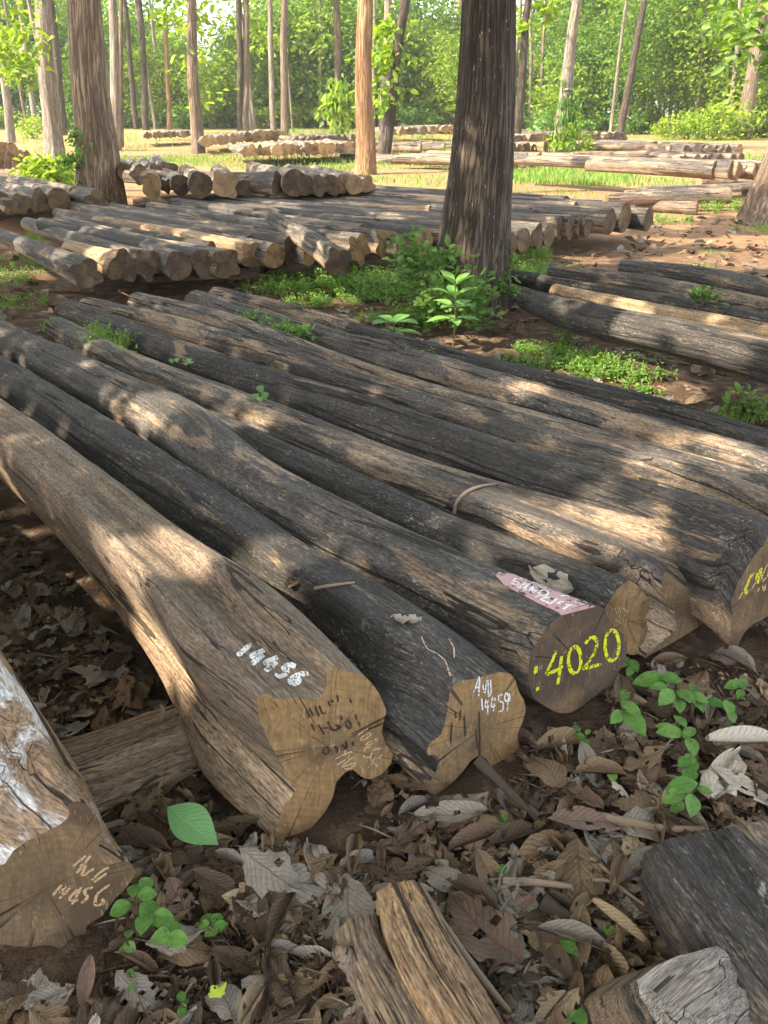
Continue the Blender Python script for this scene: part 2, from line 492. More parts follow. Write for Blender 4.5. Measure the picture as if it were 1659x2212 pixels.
def resample(poly, m):
    """closed 3-D polygon -> m points even along its length"""
    P = np.array([tuple(p) for p in poly])
    Q = np.vstack([P, P[:1]])
    seg = np.linalg.norm(np.diff(Q, axis=0), axis=1)
    cum = np.concatenate([[0], np.cumsum(seg)])
    s = np.linspace(0, cum[-1], m, endpoint=False)
    return np.stack([np.interp(s, cum, Q[:, k]) for k in range(3)], axis=1)


def station(u, l, lift):
    z = 0.2
    for _ in range(6):
        c = gp((u[0] + l[0]) / 2, (u[1] + l[1]) / 2, z)
        r = 0.5 * math.hypot(u[0] - l[0], u[1] - l[1]) * depth(c) / F
        z = r + lift
    return c, r


def lump(v, seed):
    return noise.noise(Vector((v[0], v[1], v[2] + seed * 7.31)))


def fore_log(name, label, mat_, endm, stations, outline=None, base=None, zb=0.02, az=0.0, blend=0.9, wmin=0.25,
             seed=1, flute=0.08, bulges=(), sq=None, group=None):
    """a log traced along its two silhouettes; the sawn face is a traced outline on the plane of the cut"""
    cs = [station(*s) for s in stations]
    m = 120
    rs = random.Random(seed * 77)
    cracks = [(rs.uniform(-1.9, 1.9), rs.uniform(0.0, 3.2), rs.uniform(0.5, 1.6), rs.uniform(0.05, 0.13), rs.uniform(-0.12, 0.12)) for _ in range(9)]
    knots = [(rs.uniform(0.6, 3.5), rs.uniform(-1.4, 1.4), rs.uniform(0.05, 0.09), rs.uniform(0.04, 0.09)) for _ in range(3)]
    if outline:
        c1 = cs[0][0]
        c2 = cs[min(2, len(cs) - 1)][0]
        d = (c2 - c1)
        d.z = 0
        d.normalize()
        nrm = Matrix.Rotation(az, 3, 'Z') @ (-d)
        q = gp(base[0], base[1], zb)
        pts = []
        for (x, y) in outline:
            rr = ray(x, y)
            t = (q - CAM).dot(nrm) / rr.dot(nrm)
            pts.append(CAM + rr * t)
        # area centroid in the plane
        e1 = nrm.cross(Vector((0, 0, 1))).normalized()
        e2 = Vector((0, 0, 1))
        uv = [((p - q).dot(e1), (p - q).dot(e2)) for p in pts]
        A = cx = cy = 0
        for i in range(len(uv)):
            x0, y0 = uv[i]
            x1, y1 = uv[(i + 1) % len(uv)]
            k = x0 * y1 - x1 * y0
            A += k
            cx += (x0 + x1) * k
            cy += (y0 + y1) * k
        A *= 0.5
        c0 = q + e1 * (cx / (6 * A)) + e2 * (cy / (6 * A))
        r0 = math.sqrt(abs(A) / math.pi)
        cs = [(c0, r0)] + cs
    P = [(c.x, c.y, c.z, r) for c, r in cs]
    L = sum(math.dist(P[i][:3], P[i + 1][:3]) for i in range(len(P) - 1))
    n = max(20, int(L / 0.028))
    S, s = catmull(P, n)
    c0 = Vector(S[0][:3])
    verts, gr = np.zeros((n, m, 3)), np.zeros((n, m, 3))
    th = np.linspace(0, 2 * math.pi, m, endpoint=False)
    O = None
    for i in range(n):
        c = Vector(S[i][:3])
        t = Vector(S[min(i + 1, n - 1)][:3]) - Vector(S[max(i - 1, 0)][:3])
        t.normalize()
        side = t.cross(Vector((0, 0, 1))).normalized()
        up = side.cross(t)
        r = S[i][3]
        circ = np.outer(np.cos(th), np.array(up)) + np.outer(np.sin(th), np.array(side))
        if outline and O is None:
            R0 = resample(pts, m) - np.array(c0)
            ang = np.unwrap(np.arctan2(R0 @ np.array(side), R0 @ np.array(up)))
            if ang[-1] < ang[0]:
                R0 = R0[::-1]
            best, bs = 1e9, 0
            for sh in range(m):
                e = ((np.roll(R0, -sh, axis=0) / r - circ) ** 2).sum()
                if e < best:
                    best, bs = e, sh
            O = np.roll(R0, -bs, axis=0) / r
        # flutes that fade away from the butt, slow swellings, bulges
        rad = np.ones(m) * r
        if sq:
            rad = r / ((np.abs(np.cos(th)) / sq[1]) ** sq[0] + np.abs(np.sin(th)) ** sq[0]) ** (1 / sq[0])
        for j in range(m):
            a = th[j]
            fl = lump((math.cos(a) * 1.3, math.sin(a) * 1.3, s[i] * 0.35), seed)
            sm = lump((math.cos(a) * 3.0, math.sin(a) * 3.0, s[i] * 1.6), seed + 3)
            rad[j] *= 1 + flute * fl * 1.6 + 0.022 * sm
            sm2 = lump((math.cos(a) * 7.0, math.sin(a) * 7.0, s[i] * 0.8), seed + 9)
            rad[j] *= 1 + 0.018 * sm2
            fk = lump((math.cos(a) * 5.0, math.sin(a) * 5.0, s[i] * 2.6), seed + 13) + 0.35 * lump((math.cos(a) * 16, math.sin(a) * 16, s[i] * 9), seed + 17)
            rad[j] += 0.0045 * min(1.0, max(0.0, (fk - 0.02) * 9))          # flakes of the outer skin standing proud
            for (ca_, cs_, cl_, cdp, cdr) in cracks:
                t_ = (s[i] - cs_) / cl_
                if 0 < t_ < 1:
                    da = (a - ca_ - cdr * t_ - 0.05 * math.sin(t_ * 9 + ca_) + math.pi) % (2 * math.pi) - math.pi
                    rad[j] *= 1 - cdp * math.sin(math.pi * t_) ** 0.6 * math.exp(-(da / 0.035) ** 2)
            for (ks, ka, kw, kh) in knots:
                da = (a - ka + math.pi) % (2 * math.pi) - math.pi
                q_ = ((s[i] - ks) / kw) ** 2 + (da * r / kw) ** 2
                if q_ < 6:
                    rad[j] *= 1 + kh * (math.exp(-q_) - 0.75 * math.exp(-q_ * 9))
            for (bs_, ba, bw, bh) in bulges:
                da = (a - ba + math.pi) % (2 * math.pi) - math.pi
                rad[j] *= 1 + bh * math.exp(-((s[i] - bs_) / bw) ** 2 - (da / 0.7) ** 2)
        body = circ * rad[:, None]
        if O is not None:
            w = wmin * math.exp(-s[i] / 4.0) + (1 - wmin) * math.exp(-(s[i] / blend) ** 1.35)
            off = O * r * w + body * (1 - w)
        else:
            off = body
        verts[i] = np.array(c) + off
        gr[i, :, 0] = off @ np.array(up)
        gr[i, :, 1] = off @ np.array(side)
        gr[i, :, 2] = s[i]
    V = verts.reshape(-1, 3)
    V0 = V - np.array(c0)
    fi = []
    for i in range(n - 1):
        a = np.arange(m) + i * m
        b = np.roll(np.arange(m), -1) + i * m
        fi.append(np.stack([a, a + m, b + m, b], axis=1))
    fi = np.concatenate(fi)
    me = np_mesh(name, V0, fi, M[mat_], True)
    set_grain(me, gr.reshape(-1, 3))
    o = link(name, me, loc=c0)
    tag(o, label, 'log', group)
    for (idx, nm) in ((0, 'cut_end'), (n - 1, 'cut_end')):
        ev = V0[idx * m:(idx + 1) * m]
        f = list(range(m)) if idx == 0 else list(range(m))[::-1]
        e = bpy.data.meshes.new(nm)
        e.from_pydata([tuple(x) for x in ev], [], [tuple(f)])
        g2 = gr[idx].copy()
        g2[:, 2] = 0
        set_grain(e, g2)
        link(nm, e, M[endm], o)
    tris = [tuple(q) for q in fi] + [tuple(range(m))]
    o_bvh = BVHTree.FromPolygons([tuple(x) for x in V], tris)
    BV.append(o_bvh)
    LOGS.append((V.reshape(n, m, 3).mean(axis=1), S[:, 3]))
    return o, o_bvh, c0


def hit(bvh, px, py):
    r = ray(px, py).normalized()
    p, nr, i, dd = bvh.ray_cast(CAM, r)
    if p is None:
        return None
    if nr.dot(r) > 0:
        nr = -nr
    return p, nr


def hit_any(bvh, px, py):
    """the point of the log seen at a pixel, else of whichever near log is seen there"""
    h = hit(bvh, px, py)
    if h is None:
        hs = [q for q in (hit(b, px, py) for b in BV) if q]
        h = min(hs, key=lambda q: (q[0] - CAM).length) if hs else (gp(px, py, 0.02), Vector((0, 0, 1)))
    return h


def strokes(name, log, bvh, lines, width, m, off=0.0015, smooth=True):
    """paint strokes lying on a log's surface: one thin raised ribbon mesh"""
    mb = MB()
    c0 = log.location
    for ln in lines:
        pts = [(float(a), float(b), 0.0) for a, b in ln]
        if len(pts) < 2:
            continue
        tot = sum(math.dist(pts[i], pts[i + 1]) for i in range(len(pts) - 1))
        nn = max(3, int(tot / 2.0))
        if smooth and len(pts) > 2:
            q = catmull(pts, nn)[0]
        else:
            cum = [0]
            for i in range(len(pts) - 1):
                cum.append(cum[-1] + math.dist(pts[i], pts[i + 1]))
            ss = np.linspace(0, cum[-1], nn)
            q = np.stack([np.interp(ss, cum, [p[k] for p in pts]) for k in (0, 1)], axis=1)
        hs = [hit(bvh, a[0], a[1]) for a in q]
        hs = [h for h in hs if h]
        if len(hs) < 2:
            continue
        V, Fc = [], []
        for i, (p, nr) in enumerate(hs):
            t = hs[min(i + 1, len(hs) - 1)][0] - hs[max(i - 1, 0)][0]
            sd = t.cross(nr)
            if sd.length < 1e-9:
                sd = nr.orthogonal()
            sd.normalize()
            w = width * 0.5 * (1 + 0.22 * noise.noise(Vector((i * 0.35, tot, 0)))) * (0.7 if i in (0, len(hs) - 1) else 1)
            for k in (-1, 0, 1):
                V.append(p + sd * w * k + nr * off - c0)
        for i in range(len(hs) - 1):
            for k in (0, 1):
                a = i * 3 + k
                Fc.append((a, a + 1, a + 4, a + 3))
        mb.add(V, Fc)
    o = mb.build(name, m, log)
    return o


def ell(cx, cy, rx, ry, n=14):
    return [(cx + rx * math.cos(2 * math.pi * i / n + 1.3), cy + ry * math.sin(2 * math.pi * i / n + 1.3)) for i in range(n + 1)]


GLY = {
    '1': [[(.5, 1), (.5, 0)]],
    '4': [[(.42, 1), (.08, .36), (.92, .40)], [(.72, .74), (.66, -.04)]],
    '2': [[(.12, .74), (.32, .98), (.66, .97), (.78, .70), (.5, .36), (.1, .02), (.95, .08)]],
    '0': [ell(.5, .5, .36, .5)],
    '5': [[(.9, 1), (.35, .97)], [(.35, .97), (.25, .56), (.62, .6), (.8, .35), (.6, .05), (.12, .06)]],
    '6': [[(.85, 1), (.4, .72), (.15, .3), (.35, .0), (.75, .08), (.78, .38), (.45, .46), (.2, .3)]],
    '9': [[(.75, .62), (.4, .5), (.2, .75), (.45, 1), (.75, .85), (.75, .62), (.7, .0)]],
    'A': [[(.1, 0), (.45, 1)], [(.45, 1), (.75, 0)], [(.25, .4), (.65, .35)]],
    'V': [[(.15, .9), (.4, .1)], [(.4, .1), (.75, .95)]],
    'U': [[(.2, 1), (.15, .3), (.4, .05), (.65, .3), (.75, 1)]],
    'L': [[(.3, 1), (.25, 0), (.8, .1)]],
    'b': [[(.25, 1), (.3, .1), (.7, .05), (.75, .4), (.35, .45)]],
}


def write(txt, org, xv, uv, sx=0.8):
    out = []
    for i, ch in enumerate(txt):
        for ln in GLY.get(ch, []):
            out.append([(org[0] + (i + x * sx) * xv[0] + y * uv[0], org[1] + (i + x * sx) * xv[1] + y * uv[1]) for x, y in ln])
    return out


def c6(pts):
    return [(829.5 + x / 2, 1111 + y / 2) for x, y in pts]


def c5(pts):
    return [(x / 2, 1111 + y / 2) for x, y in pts]


def c7(pts):
    return [(x / 2, 1620 + y / 2) for x, y in pts]


GF = 'long logs laid side by side in the foreground'
# --- the cross log first, everything rests on it
o, b, c = fore_log('teak_log', 'short brown log lying crosswise on the leaves under the two nearest logs', 'log_warm', 'end_tan',
                   [((470, 1492), (520, 1640), -0.06), ((390, 1515), (445, 1665), -0.06), ((215, 1580), (250, 1742), -0.05), ((60, 1625), (95, 1800), -0.04), ((-60, 1670), (-30, 1860), -0.04)],
                   seed=21, flute=0.10)

# --- log with white 14456
outA = c5([(1110, 790), (1150, 770), (1200, 800), (1245, 795), (1290, 790), (1330, 806), (1370, 800), (1402, 770), (1412, 735), (1408, 700), (1420, 680), (1445, 663), (1475, 668), (1492, 682), (1520, 680), (1565, 692), (1600, 722), (1640, 775)]) + \
    [(835, 1535), (829, 1558), (824, 1580), (832, 1605), (849, 1630), (845, 1650), (825, 1672), (800, 1684), (780, 1678), (763, 1662), (745, 1668), (726, 1690), (720, 1720), (704, 1752), (672, 1790), (630, 1806), (588, 1815)] + \
    c7([(1200, 330), (1220, 250), (1262, 200), (1284, 165), (1270, 140), (1240, 128)]) + c5([(1225, 1090), (1200, 1050), (1150, 960), (1118, 880)])
logA, bvA, cA = fore_log('teak_log', 'brown log with white 14456 on its top and a wide lobed tan butt', 'log_brown', 'end_tan',
                         [((690, 1362), (436, 1590), 0.10), ((600, 1298), (352, 1442), 0.14), ((430, 1190), (240, 1278), 0.14), ((150, 970), (30, 1052), 0.12), ((-150, 760), (-235, 825), 0.1)],
                         outA, (588, 1815), 0.0, -0.10, 1.25, 0.36, 1, 0.06, group=GF)
oA = c5([(1003, 602)])[0]
strokes('painted_lettering', logA, bvA, write('14456', oA, (29, 15.0), (31, -27), 0.74), 0.0105, M['white'])


def z3(pts):
    return [(537 + x * 0.2009, 1444.3 + y * 0.2009) for x, y in pts]


carved_ = ([(615, 440), (650, 525)], [(650, 420), (690, 505)], [(710, 400), (755, 510)], [(755, 390), (790, 475), (830, 470)], [(850, 345), (875, 400)], [(880, 330), (905, 360)], [(945, 280), (965, 355)],
                                                   [(1080, 315), (1105, 365)], [(670, 590), (712, 665)], [(745, 600), (812, 705)], [(770, 640), (850, 632)], [(845, 560), (885, 640), (930, 660), (980, 630), (930, 600)], [(930, 655), (990, 610)],
                                                   [(990, 500), (1000, 550)], [(1040, 560), (1050, 620), (1090, 640), (1095, 590), (1060, 545)], [(1145, 490), (1160, 550)], [(1175, 560), (1190, 620)], ell(830, 880, 30, 40), [(915, 830), (955, 870), (945, 905)],
                                                   [(1000, 810), (1045, 860), (1050, 800)], [(1040, 770), (1060, 850)], [(1110, 780), (1130, 830)])
for y0_, y1_ in ((0, 480), (480, 740), (740, 2000)):      # three lines of gouged marks
    strokes('carved_lettering', logA, bvA, [z3(q) for q in carved_ if y0_ <= q[0][1] < y1_], 0.0042, M['darkline'])
strokes('scratched_lettering', logA, bvA, [z3(q) for q in ([(1170, 710), (1280, 640)], [(1330, 670), (1220, 730), (1215, 770), (1310, 710), (1330, 670)], [(1385, 745), (1270, 800), (1275, 825), (1370, 780), (1385, 745)], [(1310, 840), (1250, 850), (1245, 885)],
                                                        [(1420, 855), (1340, 870), (1310, 935), (1270, 950), (1225, 930)], [(1430, 930), (1340, 970), (1350, 1000), (1420, 950)], [(1280, 1065), (1340, 1010), (1385, 1050)], [(930, 965), (1100, 890), (1040, 970), (945, 1030)],
                                                        [(1120, 945), (1030, 1020), (1010, 1050), (1140, 1010), (1100, 1065), (1030, 1075)])], 0.0038, M['tanline'])

# --- log with white AVU 14459
outB = c6([(285, 770), (300, 735), (340, 717), (385, 712), (440, 697), (500, 680), (545, 688), (568, 715), (582, 765), (605, 805), (613, 845), (600, 895), (576, 945), (580, 985), (592, 1015), (588, 1050), (560, 1085), (520, 1108), (488, 1116), (460, 1085), (440, 1052), (405, 1043), (375, 1065), (345, 1105), (300, 1155), (258, 1190), (225, 1210), (200, 1208), (188, 1188), (200, 1150), (228, 1105), (238, 1050), (215, 1038), (190, 1045), (183, 1020), (200, 985), (245, 955), (262, 905), (272, 850)])
logB, bvB, cB = fore_log('teak_log', 'dark grey log with white AVU 14459 written on its dark lobed end', 'log_black', 'end_tan',
                         [((1010, 1385), (815, 1560), 0.06), ((860, 1290), (690, 1440), 0.1), ((690, 1195), (560, 1325), 0.11), ((430, 1025), (318, 1132), 0.11), ((100, 828), (10, 902), 0.1), ((-200, 662), (-275, 722), 0.1)],
                         outB, (935, 1716), 0.0, -0.12, 0.8, 0.3, 2, 0.08, group=GF)
strokes('painted_lettering', logB, bvB, [c6(q) for q in ([(385, 770), (410, 705), (407, 785)], [(392, 748), (408, 745)], [(425, 735), (434, 770), (442, 715)], [(448, 715), (450, 780), (460, 770), (458, 712)],
                                                      [(420, 795), (424, 845)], [(440, 795), (436, 830), (452, 828)], [(446, 800), (446, 860)], [(468, 785), (462, 828), (480, 825)], [(478, 790), (470, 850)],
                                                      [(512, 778), (495, 780), (495, 805), (512, 812), (510, 845), (490, 852)], [(540, 790), (525, 770), (520, 800), (540, 805), (538, 775), (530, 850)])], 0.0042, M['white'])
strokes('scratched_marking', logB, bvB, [c6(q) for q in ([(160, 530), (185, 580), (230, 605), (265, 640), (285, 700)], [(280, 540), (300, 580), (302, 620)])], 0.0035, M['tanline'])
strokes('gouge_crack', logB, bvB, [c6(q) for q in ([(305, 850), (310, 880)], [(330, 845), (325, 890)], [(292, 900), (286, 990)], [(345, 870), (350, 960)], [(395, 930), (402, 1010)], [(410, 850), (412, 1040)])], 0.004, M['darkline'])

# --- log with yellow 4020
outC = c6([(622, 690), (626, 650), (632, 615), (660, 555), (692, 508), (725, 468), (762, 438), (805, 412), (850, 396), (900, 388), (935, 398), (962, 425), (973, 462), (1000, 492), (1035, 516), (1048, 545), (1051, 585), (1040, 640), (1012, 682), (975, 735), (930, 772), (890, 800), (850, 832), (810, 856), (778, 861), (745, 855), (718, 842), (680, 818), (650, 796), (632, 760)])
logC, bvC, cC = fore_log('teak_log', 'dark bent log with yellow 4020 on its round dark sawn end', 'log_grey', 'end_dark',
                         [((1180, 1267), (1015, 1445), 0.07), ((830, 1120), (700, 1262), 0.1), ((590, 1000), (465, 1110), 0.1), ((440, 885), (340, 985), 0.12), ((300, 822), (225, 910), 0.12), ((100, 737), (40, 808), 0.1), ((0, 692), (-70, 755), 0.1), ((-160, 620), (-220, 670), 0.1)],
                         outC, (1212, 1541), 0.035, -0.25, 0.5, 0.3, 3, 0.06, bulges=((3.0, -1.2, 0.25, 0.12), (2.2, -1.7, 0.18, 0.1)), group=GF)
strokes('painted_lettering', logC, bvC, [c6(q) for q in ([(742, 588), (722, 640), (702, 684), (735, 676), (772, 655)], [(765, 612), (757, 680), (749, 733)], ell(822, 628, 27, 58), [(868, 560), (885, 535), (908, 532), (918, 560), (905, 600), (880, 640), (862, 664), (900, 655), (936, 646)], ell(983, 566, 30, 66), [(655, 655), (653, 688)], [(661, 745), (662, 760)])], 0.0105, M['yellow'])


def zc(pts):
    return [(1064.7 + x * 0.1953, 1185 + y * 0.1953) for x, y in pts]


def patch(name, log, bvh, top, bot, nu, nv, m, off=0.001):
    def rs(pl, n):
        cum = [0]
        for i in range(len(pl) - 1):
            cum.append(cum[-1] + math.dist(pl[i], pl[i + 1]))
        s = np.linspace(0, cum[-1], n)
        return [(np.interp(x, cum, [p[0] for p in pl]), np.interp(x, cum, [p[1] for p in pl])) for x in s]
    T, B = rs(top, nu), rs(bot, nu)
    V, ok = [], []
    for i in range(nu):
        for j in range(nv):
            f = j / (nv - 1)
            h = hit(bvh, T[i][0] * (1 - f) + B[i][0] * f, T[i][1] * (1 - f) + B[i][1] * f)
            ok.append(h is not None)
            V.append((h[0] + h[1] * off - log.location) if h else Vector((0, 0, 0)))
    Fc = []
    for i in range(nu - 1):
        for j in range(nv - 1):
            q = (i * nv + j, (i + 1) * nv + j, (i + 1) * nv + j + 1, i * nv + j + 1)
            if all(ok[k] for k in q) and max((V[q[0]] - V[q[2]]).length, (V[q[1]] - V[q[3]]).length) < 0.12:
                Fc.append(q)
    # keep the one piece that hangs together
    best, left = [], set(range(len(Fc)))
    vf = {}
    for i, q in enumerate(Fc):
        for v_ in q:
            vf.setdefault(v_, []).append(i)
    while left:
        st, comp = [left.pop()], []
        while st:
            i = st.pop()
            comp.append(i)
            for v_ in Fc[i]:
                for j in vf[v_]:
                    if j in left:
                        left.discard(j)
                        st.append(j)
        if len(comp) > len(best):
            best = comp
    us = sorted({v_ for i in best for v_ in Fc[i]})
    mp = {v_: i for i, v_ in enumerate(us)}
    mb = MB()
    mb.add([V[v_] for v_ in us], [tuple(mp[v_] for v_ in Fc[i]) for i in best])
    return mb.build(name, m, log)


patch('paint_patch', logC, bvC, zc([(60, 262), (250, 290), (560, 385), (800, 480), (1000, 575), (1130, 640)]), zc([(30, 300), (130, 410), (300, 500), (520, 615), (690, 690), (760, 735)]), 44, 16, M['pink'])
strokes('painted_lettering', logC, bvC, [zc(q) for q in ([(335, 350), (265, 338), (225, 365), (290, 392), (255, 412), (200, 385)], [(365, 385), (300, 425), (275, 440), (340, 440), (400, 395)], [(395, 400), (340, 465)], [(330, 465), (400, 462), (455, 420)], [(395, 480), (450, 440), (440, 495), (490, 460)],
                                                       ell(558, 500, 52, 30), [(470, 545), (520, 520)], [(520, 572), (600, 530)], [(530, 570), (620, 608), (650, 605), (715, 555)], [(560, 560), (640, 545)], [(700, 615), (755, 595), (790, 600)], [(740, 610), (730, 625)], [(800, 625), (900, 640)], [(850, 632), (765, 682)],
                                                       [(440, 380), (500, 390)], [(480, 400), (560, 415)], [(540, 395), (610, 415)], [(570, 430), (640, 440)], [(500, 425), (590, 450)], [(700, 470), (775, 495)], [(745, 535), (800, 528), (850, 540)], [(905, 598), (975, 608)])], 0.0052, M['white'], 0.0025)

# --- dark log wedged behind 4020
outD = c6([(930, 470), (955, 405), (1000, 332), (1055, 283), (1085, 300), (1105, 318), (1138, 358), (1150, 400), (1133, 440), (1140, 500), (1120, 565), (1085, 608), (1060, 606), (1035, 590), (1000, 590), (960, 560), (935, 520)])
logD, bvD, cD = fore_log('teak_log', 'dark speckled log wedged behind the 4020 log with scratched tan end', 'log_black', 'end_tan',
                         [((1300, 1230), (1180, 1345), 0.09), ((1040, 1140), (945, 1245), 0.09), ((830, 1048), (745, 1145), 0.09), ((600, 950), (525, 1040), 0.08), ((440, 875), (390, 935), 0.08)],
                         outD, (1360, 1415), 0.03, -0.15, 0.4, 0.2, 4, 0.05, group=GF)
strokes('scratched_lettering', logD, bvD, [zc(q) for q in ([(1350, 650), (1370, 720), (1400, 640)], [(1410, 660), (1395, 760)], [(1430, 650), (1480, 700)], [(1440, 760), (1500, 670)], [(1350, 780), (1420, 830)], [(1440, 780), (1430, 860)], [(1470, 780), (1450, 880)])], 0.002, M['tanline'])


def ze(pts):
    return [(1388.7 + x * 0.16294, 1148 + y * 0.16294) for x, y in pts]


# --- log with twig across and a deeply notched butt
outE = ze([(290, 545), (335, 550), (400, 600), (470, 665), (560, 720), (640, 742), (720, 735), (790, 700), (830, 690), (880, 722), (940, 680), (1000, 590), (1090, 480), (1200, 365), (1235, 385), (1255, 450), (1240, 560), (1190, 700), (1070, 850), (950, 905), (930, 960), (880, 1100), (815, 1200), (700, 1290), (520, 1400), (300, 1530), (90, 1640), (20, 1690), (30, 1640), (180, 1530), (330, 1400), (440, 1300), (440, 1190), (410, 1040), (340, 960), (290, 900), (280, 840), (250, 740), (260, 640)])
logE, bvE, cE = fore_log('teak_log', 'dark log with a curved twig across it and a deeply notched flared butt', 'log_mixed', 'end_brown',
                         [((1440, 1170), (1290, 1290), 0.10), ((1180, 1082), (1075, 1185), 0.1), ((880, 985), (795, 1078), 0.1), ((600, 878), (525, 958), 0.1), ((310, 772), (260, 835), 0.09), ((130, 685), (108, 738), 0.09)],
                         outE, (1395, 1425), 0.0, -0.2, 0.55, 0.2, 5, 0.07, group=GF)

# --- log with yellow letters at the right edge
outF = ze([(1659, 30), (1600, 180), (1500, 290), (1400, 440), (1330, 560), (1260, 680), (1215, 800), (1165, 930), (1190, 1080), (1185, 1200), (1155, 1330), (1160, 1480), (1165, 1570), (1250, 1590), (1275, 1480), (1330, 1370), (1400, 1270), (1500, 1210), (1659, 1120), (1800, 1000), (1950, 900), (2020, 700), (2050, 480), (2000, 250), (1900, 80), (1780, -10)])
logF, bvF, cF = fore_log('teak_log', 'wide black log with yellow letters on its end at the right edge', 'log_black', 'end_brown',
                         [((1610, 1118), (1470, 1270), 0.12), ((1250, 1008), (1165, 1120), 0.12), ((830, 868), (770, 968), 0.12), ((480, 765), (435, 832), 0.11), ((160, 650), (138, 702), 0.1)],
                         outF, (1590, 1406), 0.0, -0.2, 0.6, 0.2, 6, 0.08, group=GF)
strokes('painted_lettering', logF, bvF, [ze(q) for q in ([(1440, 560), (1385, 680), (1355, 800), (1400, 790)], [(1558, 495), (1505, 580), (1510, 630), (1550, 600), (1558, 495), (1520, 690)], [(1640, 590), (1659, 560), (1680, 480)])], 0.011, M['yellow'])
strokes('scratched_marking', logF, bvF, [ze(q) for q in ([(1475, 540), (1370, 700), (1270, 895)], [(1500, 660), (1415, 785)], [(1470, 700), (1420, 790)], [(1645, 430), (1590, 560), (1560, 660)], [(1640, 600), (1580, 660)], [(1540, 740), (1510, 810)], [(1580, 720), (1600, 790)], [(1620, 700), (1610, 780)])], 0.006, M['tanline'])

rest = [
    ('log_mixed', 'end_brown', 'grey log with flaking pale streaks, just behind the log with yellow letters', [((1860, 1150), (1770, 1290), 0.1), ((1560, 1030), (1480, 1135), 0.1), ((1280, 962), (1210, 1045), 0.1), ((830, 825), (790, 892), 0.1), ((500, 715), (470, 772), 0.1), ((195, 645), (180, 692), 0.1)], 7),
    ('log_mixed', 'end_brown', 'split log with torn brown bark at its far end, grey nearer', [((1860, 1085), (1800, 1190), 0.12), ((1500, 985), (1440, 1075), 0.12), ((1280, 928), (1225, 1005), 0.12), ((830, 797), (798, 860), 0.12), ((515, 682), (488, 740), 0.12), ((305, 632), (290, 678), 0.12)], 8),
    ('log_grey', 'end_brown', 'thick dark log with oval brown worn scars, third from the grassy strip', [((1860, 1030), (1790, 1145), 0.1), ((1455, 918), (1400, 1005), 0.1), ((1260, 862), (1205, 945), 0.1), ((1005, 790), (965, 865), 0.1), ((700, 710), (672, 768), 0.1), ((430, 630), (412, 674), 0.1)], 9),
    ('log_black', 'end_brown', 'thin black log edging the grassy strip, with split stringy surface', [((1860, 990), (1820, 1060), 0.1), ((1380, 852), (1345, 915), 0.1), ((1055, 774), (1030, 828), 0.1), ((770, 700), (750, 745), 0.1)], 10),
    ('log_mixed', 'end_brown', 'brownish log ending short behind the broad leaved plant', [((905, 748), (885, 790), 0.1), ((750, 692), (730, 735), 0.1), ((600, 650), (585, 688), 0.1), ((472, 621), (460, 652), 0.1)], 11),
]
for mt, em, lb, st, sd in rest:
    fore_log('teak_log', lb, mt, em, st, seed=sd, flute=0.09, group=GF)

# --- bottom left, white scaled log
outZ = c7([(20, 492), (60, 432), (120, 392), (200, 352), (262, 322), (296, 290), (300, 255), (284, 242), (310, 224), (342, 221), (375, 236), (408, 270), (436, 322), (446, 365), (428, 405), (420, 450), (432, 482), (460, 494), (500, 488), (540, 478), (572, 500), (584, 525), (575, 555), (540, 600), (500, 640), (470, 680), (440, 720), (400, 742), (370, 765), (375, 795), (335, 800), (305, 815), (262, 862), (235, 848), (190, 842), (130, 852), (60, 846), (0, 838), (-90, 830), (-170, 800), (-240, 740), (-260, 660), (-230, 590), (-150, 540), (-60, 520)])
logZ, bvZ, cZ = fore_log('teak_log', 'log with peeling white coating and scratched AVU 14456 on a dark end', 'log_white', 'end_brown',
                         [((205, 1790), (-190, 1900), 0.03), ((160, 1735), (-260, 1740), 0.1), ((60, 1560), (-320, 1580), 0.14), ((-120, 1270), (-430, 1330), 0.16), ((-400, 900), (-600, 960), 0.15)],
                         outZ, (130, 2050), 0.0, -0.12, 0.6, 0.25, 12, 0.06)
strokes('scratched_lettering', logZ, bvZ, [c7(q) for q in ([(315, 500), (370, 455)], [(390, 455), (330, 530)], [(345, 495), (365, 500)], [(370, 495), (355, 540), (405, 510)], [(395, 560), (440, 520), (470, 505)], [(405, 568), (460, 530)],
                                                        [(228, 625), (265, 580)], [(285, 588), (262, 612), (290, 618)], [(310, 585), (255, 640)], [(335, 600), (300, 640), (335, 648)], [(350, 590), (310, 665)], [(402, 590), (365, 605), (375, 635), (350, 660)], [(472, 580), (420, 620), (412, 665), (445, 660), (440, 640)])], 0.0062, M['tanline'])

# --- bottom centre split billet, bottom right dark block and stump
o, b_, c = fore_log('split_log', 'flat split orange billet with a pale torn face, pointing up from the bottom edge', 'log_orange', 'end_pale',
                     [((905, 1915), (812, 1945), 0.03), ((960, 2010), (835, 2050), 0.03), ((1040, 2140), (900, 2190), 0.03), ((1130, 2300), (1000, 2350), 0.03)], seed=31, flute=0.06, sq=(3.2, 0.6))
o, bvW, c = fore_log('branch_log', 'brown grey limb with a stubby knob lying against the orange billet', 'log_brown', 'end_tan',
                     [((822, 1985), (740, 2040), 0.0), ((850, 2060), (752, 2095), 0.0), ((915, 2160), (800, 2205), 0.0), ((1000, 2310), (870, 2360), 0.0)], seed=34, flute=0.12)
mb = MB()
h = hit_any(bvW, 762, 2075)
kp = h[0]
mb.add(*tube([kp - Vector((0.0, 0, 0.01)), kp + Vector((-0.018, 0.004, 0.008)), kp + Vector((-0.03, 0.006, 0.012)), kp + Vector((-0.036, 0.006, 0.013))], [0.019, 0.017, 0.015, 0.005], 10))
mb.v = [tuple(Vector(v) - o.location) for v in mb.v]
